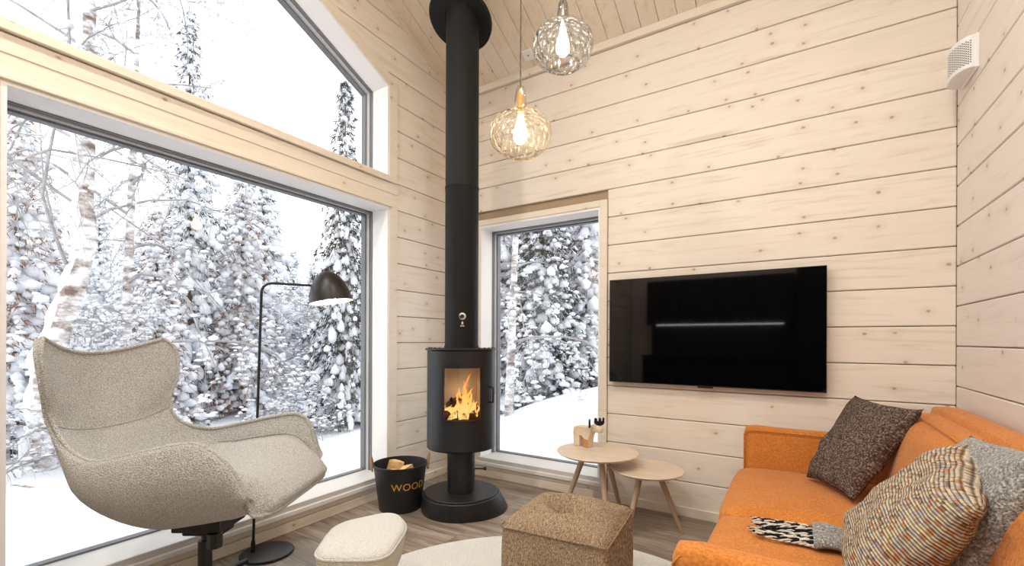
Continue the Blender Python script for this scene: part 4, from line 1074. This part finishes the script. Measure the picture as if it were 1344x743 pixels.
for key, args in {'a': (1, 6.2, 1.15, 1.0, .9, .17), 'b': (2, 7.4, 1.05, .95, 1.0, .18), 'c': (3, 5.2, .95, 1.0, .8, .16), 'd': (5, 6.6, 1.25, .62, 2.0, .17), 'e': (6, 4.2, .8, 1.0, .7, .15)}.items(): PRO[key] = make_spruce(*args)
TRK = {}
for k, (a, b, H) in PRO.items():
    t = lathe('trunk', [(0, 0), (.075, 0), (.05, H*.5), (.012, H*.97), (0, H*.98)], BARK, None, 8); TRK[k] = t.data; bpy.data.objects.remove(t)
def spruce(key, x, y, s, label, needles=NEEDLE, group=None, dz=0, rz=None, sxy=1):
    sm, nm, H = PRO[key]; r = empty('spruce_tree', (x, y, ground_at(x, y)+dz), rz if rz is not None else (x*3.7+y*1.3) % 6.28, label, 'tree', group); r.scale = (s*sxy, s*sxy, s)
    for nme, me, mt in (('snow_load', sm, SNOW), ('needle_branches', nm, needles), ('trunk', TRK[key], BARK)):
        if not me.materials: me.materials.append(mt)
        o = bpy.data.objects.new(nme, me); COL.objects.link(o); o.parent = r
        if nme != 'trunk': o['kind'] = 'stuff'
        if nme == 'needle_branches' and needles is not NEEDLE:
            o.material_slots[0].link = 'OBJECT'; o.material_slots[0].material = needles
    return r
# near spruces, seen through the big window (positions are metres on the snow)
G1 = 'snow-laden spruces close to the house'
x, y = polar(22, 5.4); spruce('a', x, y, .70, 'snowy spruce with brown needles at the left edge of the large window', NEEDLEB)
x, y = polar(248, 8.2); spruce('b', x, y, 1.03, 'tall snow-covered spruce whose top reaches into the gable window', NEEDLE, sxy=.72)
x, y = polar(205, 7.2); spruce('c', x, y, .70, 'snowy spruce with brown patches behind the wing armchair', NEEDLEB)
x, y = polar(318, 8.8); spruce('a', x, y, .80, 'snow-covered spruce behind the pole of the floor lamp', NEEDLEB)
x, y = polar(452, 7.6); spruce('d', x, y, .90, 'slender dark spruce at the right edge of the large window', sxy=.62)
x, y = polar(345, 12.0); spruce('e', x, y, 1.35, 'pale snow-covered spruce further back behind the floor lamp')
# near spruces in the small window
x, y = polar(712, 7.6); spruce('d', x, y, .72, 'dark green snowy spruce in the middle of the small window')
x, y = polar(770, 8.6); spruce('a', x, y, .95, 'snowy spruce with brown needles at the right of the small window', NEEDLEB)
x, y = polar(656, 8.4); spruce('c', x, y, 1.15, 'white snowy spruce at the left of the small window')
# more distant forest
rng = random.Random(12); k = 0
far = [(-60, 9), (70, 10), (130, 11.5), (165, 9.5), (225, 12.5), (283, 11), (300, 14), (385, 15), (410, 12.5), (430, 15.5), (475, 11.5), (500, 13), (545, 13), (600, 14), (635, 11), (668, 12), (690, 13.5), (735, 11), (748, 14), (800, 12), (830, 14), (-150, 11), (20, 13), (100, 14.5), (188, 16), (260, 16), (330, 17)]
for (u, d) in far:
    x, y = polar(u, d); ky = 'abcae'[k % 5]; H = PRO[ky][2]
    lim = {True: 4.6, False: 3.2}[u < 345 or u > 640]
    if u > 340 and u < 470: lim = 2.9
    if u > 600: lim = 7.0
    s = min(1.25, max(.5, lim*d/11/H*rng.uniform(.85, 1.1)))
    spruce(ky, x, y, s, 'far snow-laden spruce deep in the forest behind the nearest trees', NEEDLE_HAZE, 'distant snow-laden spruces')
    k += 1
# birches and frosted bushes
def twiggy(name, x, y, mesh_data, trunk_pts, label, group=None, mat=TWIG, cat='tree', rz=0, s=1, trunk_mat=BIRCH, dz=0):
    r = empty(name, (x, y, ground_at(x, y)+dz), rz, label, cat, group); r.scale = (s, s, s)
    tw, sn = mesh_data
    for nme, me, mt in (('twigs', tw, mat), ('snow_load', sn, SNOW)):
        if me is None: continue
        if not me.materials: me.materials.append(mt)
        o = bpy.data.objects.new(nme, me); COL.objects.link(o); o.parent = r; o['kind'] = 'stuff'
    if trunk_pts: tube('trunk', trunk_pts[0], trunk_pts[1], trunk_mat, r, 14)
    return r
def twig_mesh(seed, snow_n=1.0, **kw):
    V, F, SN = branch_tree(seed, **kw); rg = np.random.default_rng(seed)
    tw = npmesh('twigs', V, F, False)
    C = np.array([p+[0, 0, max(r, .006)*1.0] for p, r, d in SN]); S = np.array([[.030+r*1.2, .014+r*1.1, .014+r*.9] for p, r, d in SN])*rg.uniform(.7, 1.5, (len(SN), 1))
    az = np.array([math.atan2(d[1], d[0]) for p, r, d in SN]); keep = rg.random(len(C)) < snow_n
    if keep.sum() == 0: return tw, None
    v, f = blobs(C[keep], S[keep], az[keep], rg); return tw, npmesh('snow_load', v, f, True)
birch1 = twig_mesh(11, .45, H=7.5, spread=2.7, levels=5, n0=15, trunk_r=.045, lean=(.14, .28), start=.30, droop=.12)
bt = [Vector(q) for q in catmull([(-.06, -.10, 0), (-.03, -.06, .6), (-.02, -.04, 1.2), (.05, .10, 1.8), (.12, .22, 2.5), (.10, .22, 3.4), (.12, .25, 5.5), (.14, .28, 7.4)], 5)]
br = [.150-.11*i/(len(bt)-1)+.014*math.sin(i*1.3) for i in range(len(bt))]
x, y = polar(72, 4.9); twiggy('birch_tree', x, y, birch1, (bt, br), 'thick leaning birch trunk plastered with snow, left of the armchair')
rb = bpy.data.objects['birch_tree']
sv = [p+Vector((-.030, -.050, 0))+Vector((.012*math.sin(i*2.1), .02*math.sin(i*1.7), 0)) for i, p in enumerate(bt)]
tube('stuck_snow', sv, [q*.80+.010*math.sin(i*2.7) for i, q in enumerate(br)], SNOW, rb, 12)
birch2 = twig_mesh(17, .45, H=5.5, spread=1.5, levels=5, n0=12, trunk_r=.05, lean=(.1, .2), start=.2, droop=.25)
def straight(H, r, lx=0, ly=0): return ([Vector((lx*t, ly*t, H*t)) for t in [q/8 for q in range(9)]], [r*(1-.8*q/8) for q in range(9)])
x, y = polar(668, 6.6); twiggy('birch_tree', x, y, birch2, straight(5.5, .07, .1, .2), 'slim frosted birch at the left of the small window')
x, y = polar(738, 10.2); twiggy('birch_tree', x, y, birch2, straight(5.5, .06, .1, .2), 'slim frosted birch in the middle of the small window', rz=2, s=1.2)
x, y = polar(160, 5.9); twiggy('birch_tree', x, y, birch2, straight(5.5, .06, .1, .2), 'slim frosted birch behind the back of the armchair', rz=1, s=1.2)
x, y = polar(372, 9.2); twiggy('frosted_sapling', x, y, birch2, straight(5.5, .03, .1, .2), 'frosted sapling right of the floor lamp pole', rz=4, s=.42)
bush = twig_mesh(23, .5, H=1.5, spread=1.0, levels=5, n0=14, trunk_r=.04, start=.0, droop=.22)
bush2 = twig_mesh(29, .5, H=2.4, spread=.95, levels=5, n0=15, trunk_r=.035, start=.0, droop=.3)
for i, (u, d, s, b, lab) in enumerate([(-6, 4.4, .6, bush, 'frosted bush at the left edge of the large window'), (150, 5.6, .8, bush2, 'frosted bush seen just above the armchair back'), (420, 8.2, .95, bush2, 'frosted bush under the shade of the floor lamp'),
        (395, 7.0, .7, bush, 'low frosted bush right of the floor lamp pole'), (350, 10.5, 1.1, bush2, None), (440, 10.5, 1.1, bush2, None), (380, 12.5, 1.3, bush, None), (300, 9.8, 1.1, bush, None), (230, 9.5, 1.2, bush2, None), (120, 9, 1.2, bush, None),
        (60, 8, 1.2, bush2, None), (655, 9.6, 1.2, bush2, None), (700, 10.5, 1.3, bush, None), (760, 10, 1.2, bush2, None), (785, 8.2, .8, bush, None)]):
    x, y = polar(u, d)
    twiggy('frosted_bush', x, y, b, None, lab or 'frosted bare bush standing among the distant spruces', None if lab else 'frosted bushes among the trees', cat='bush', rz=i*1.7, s=s)
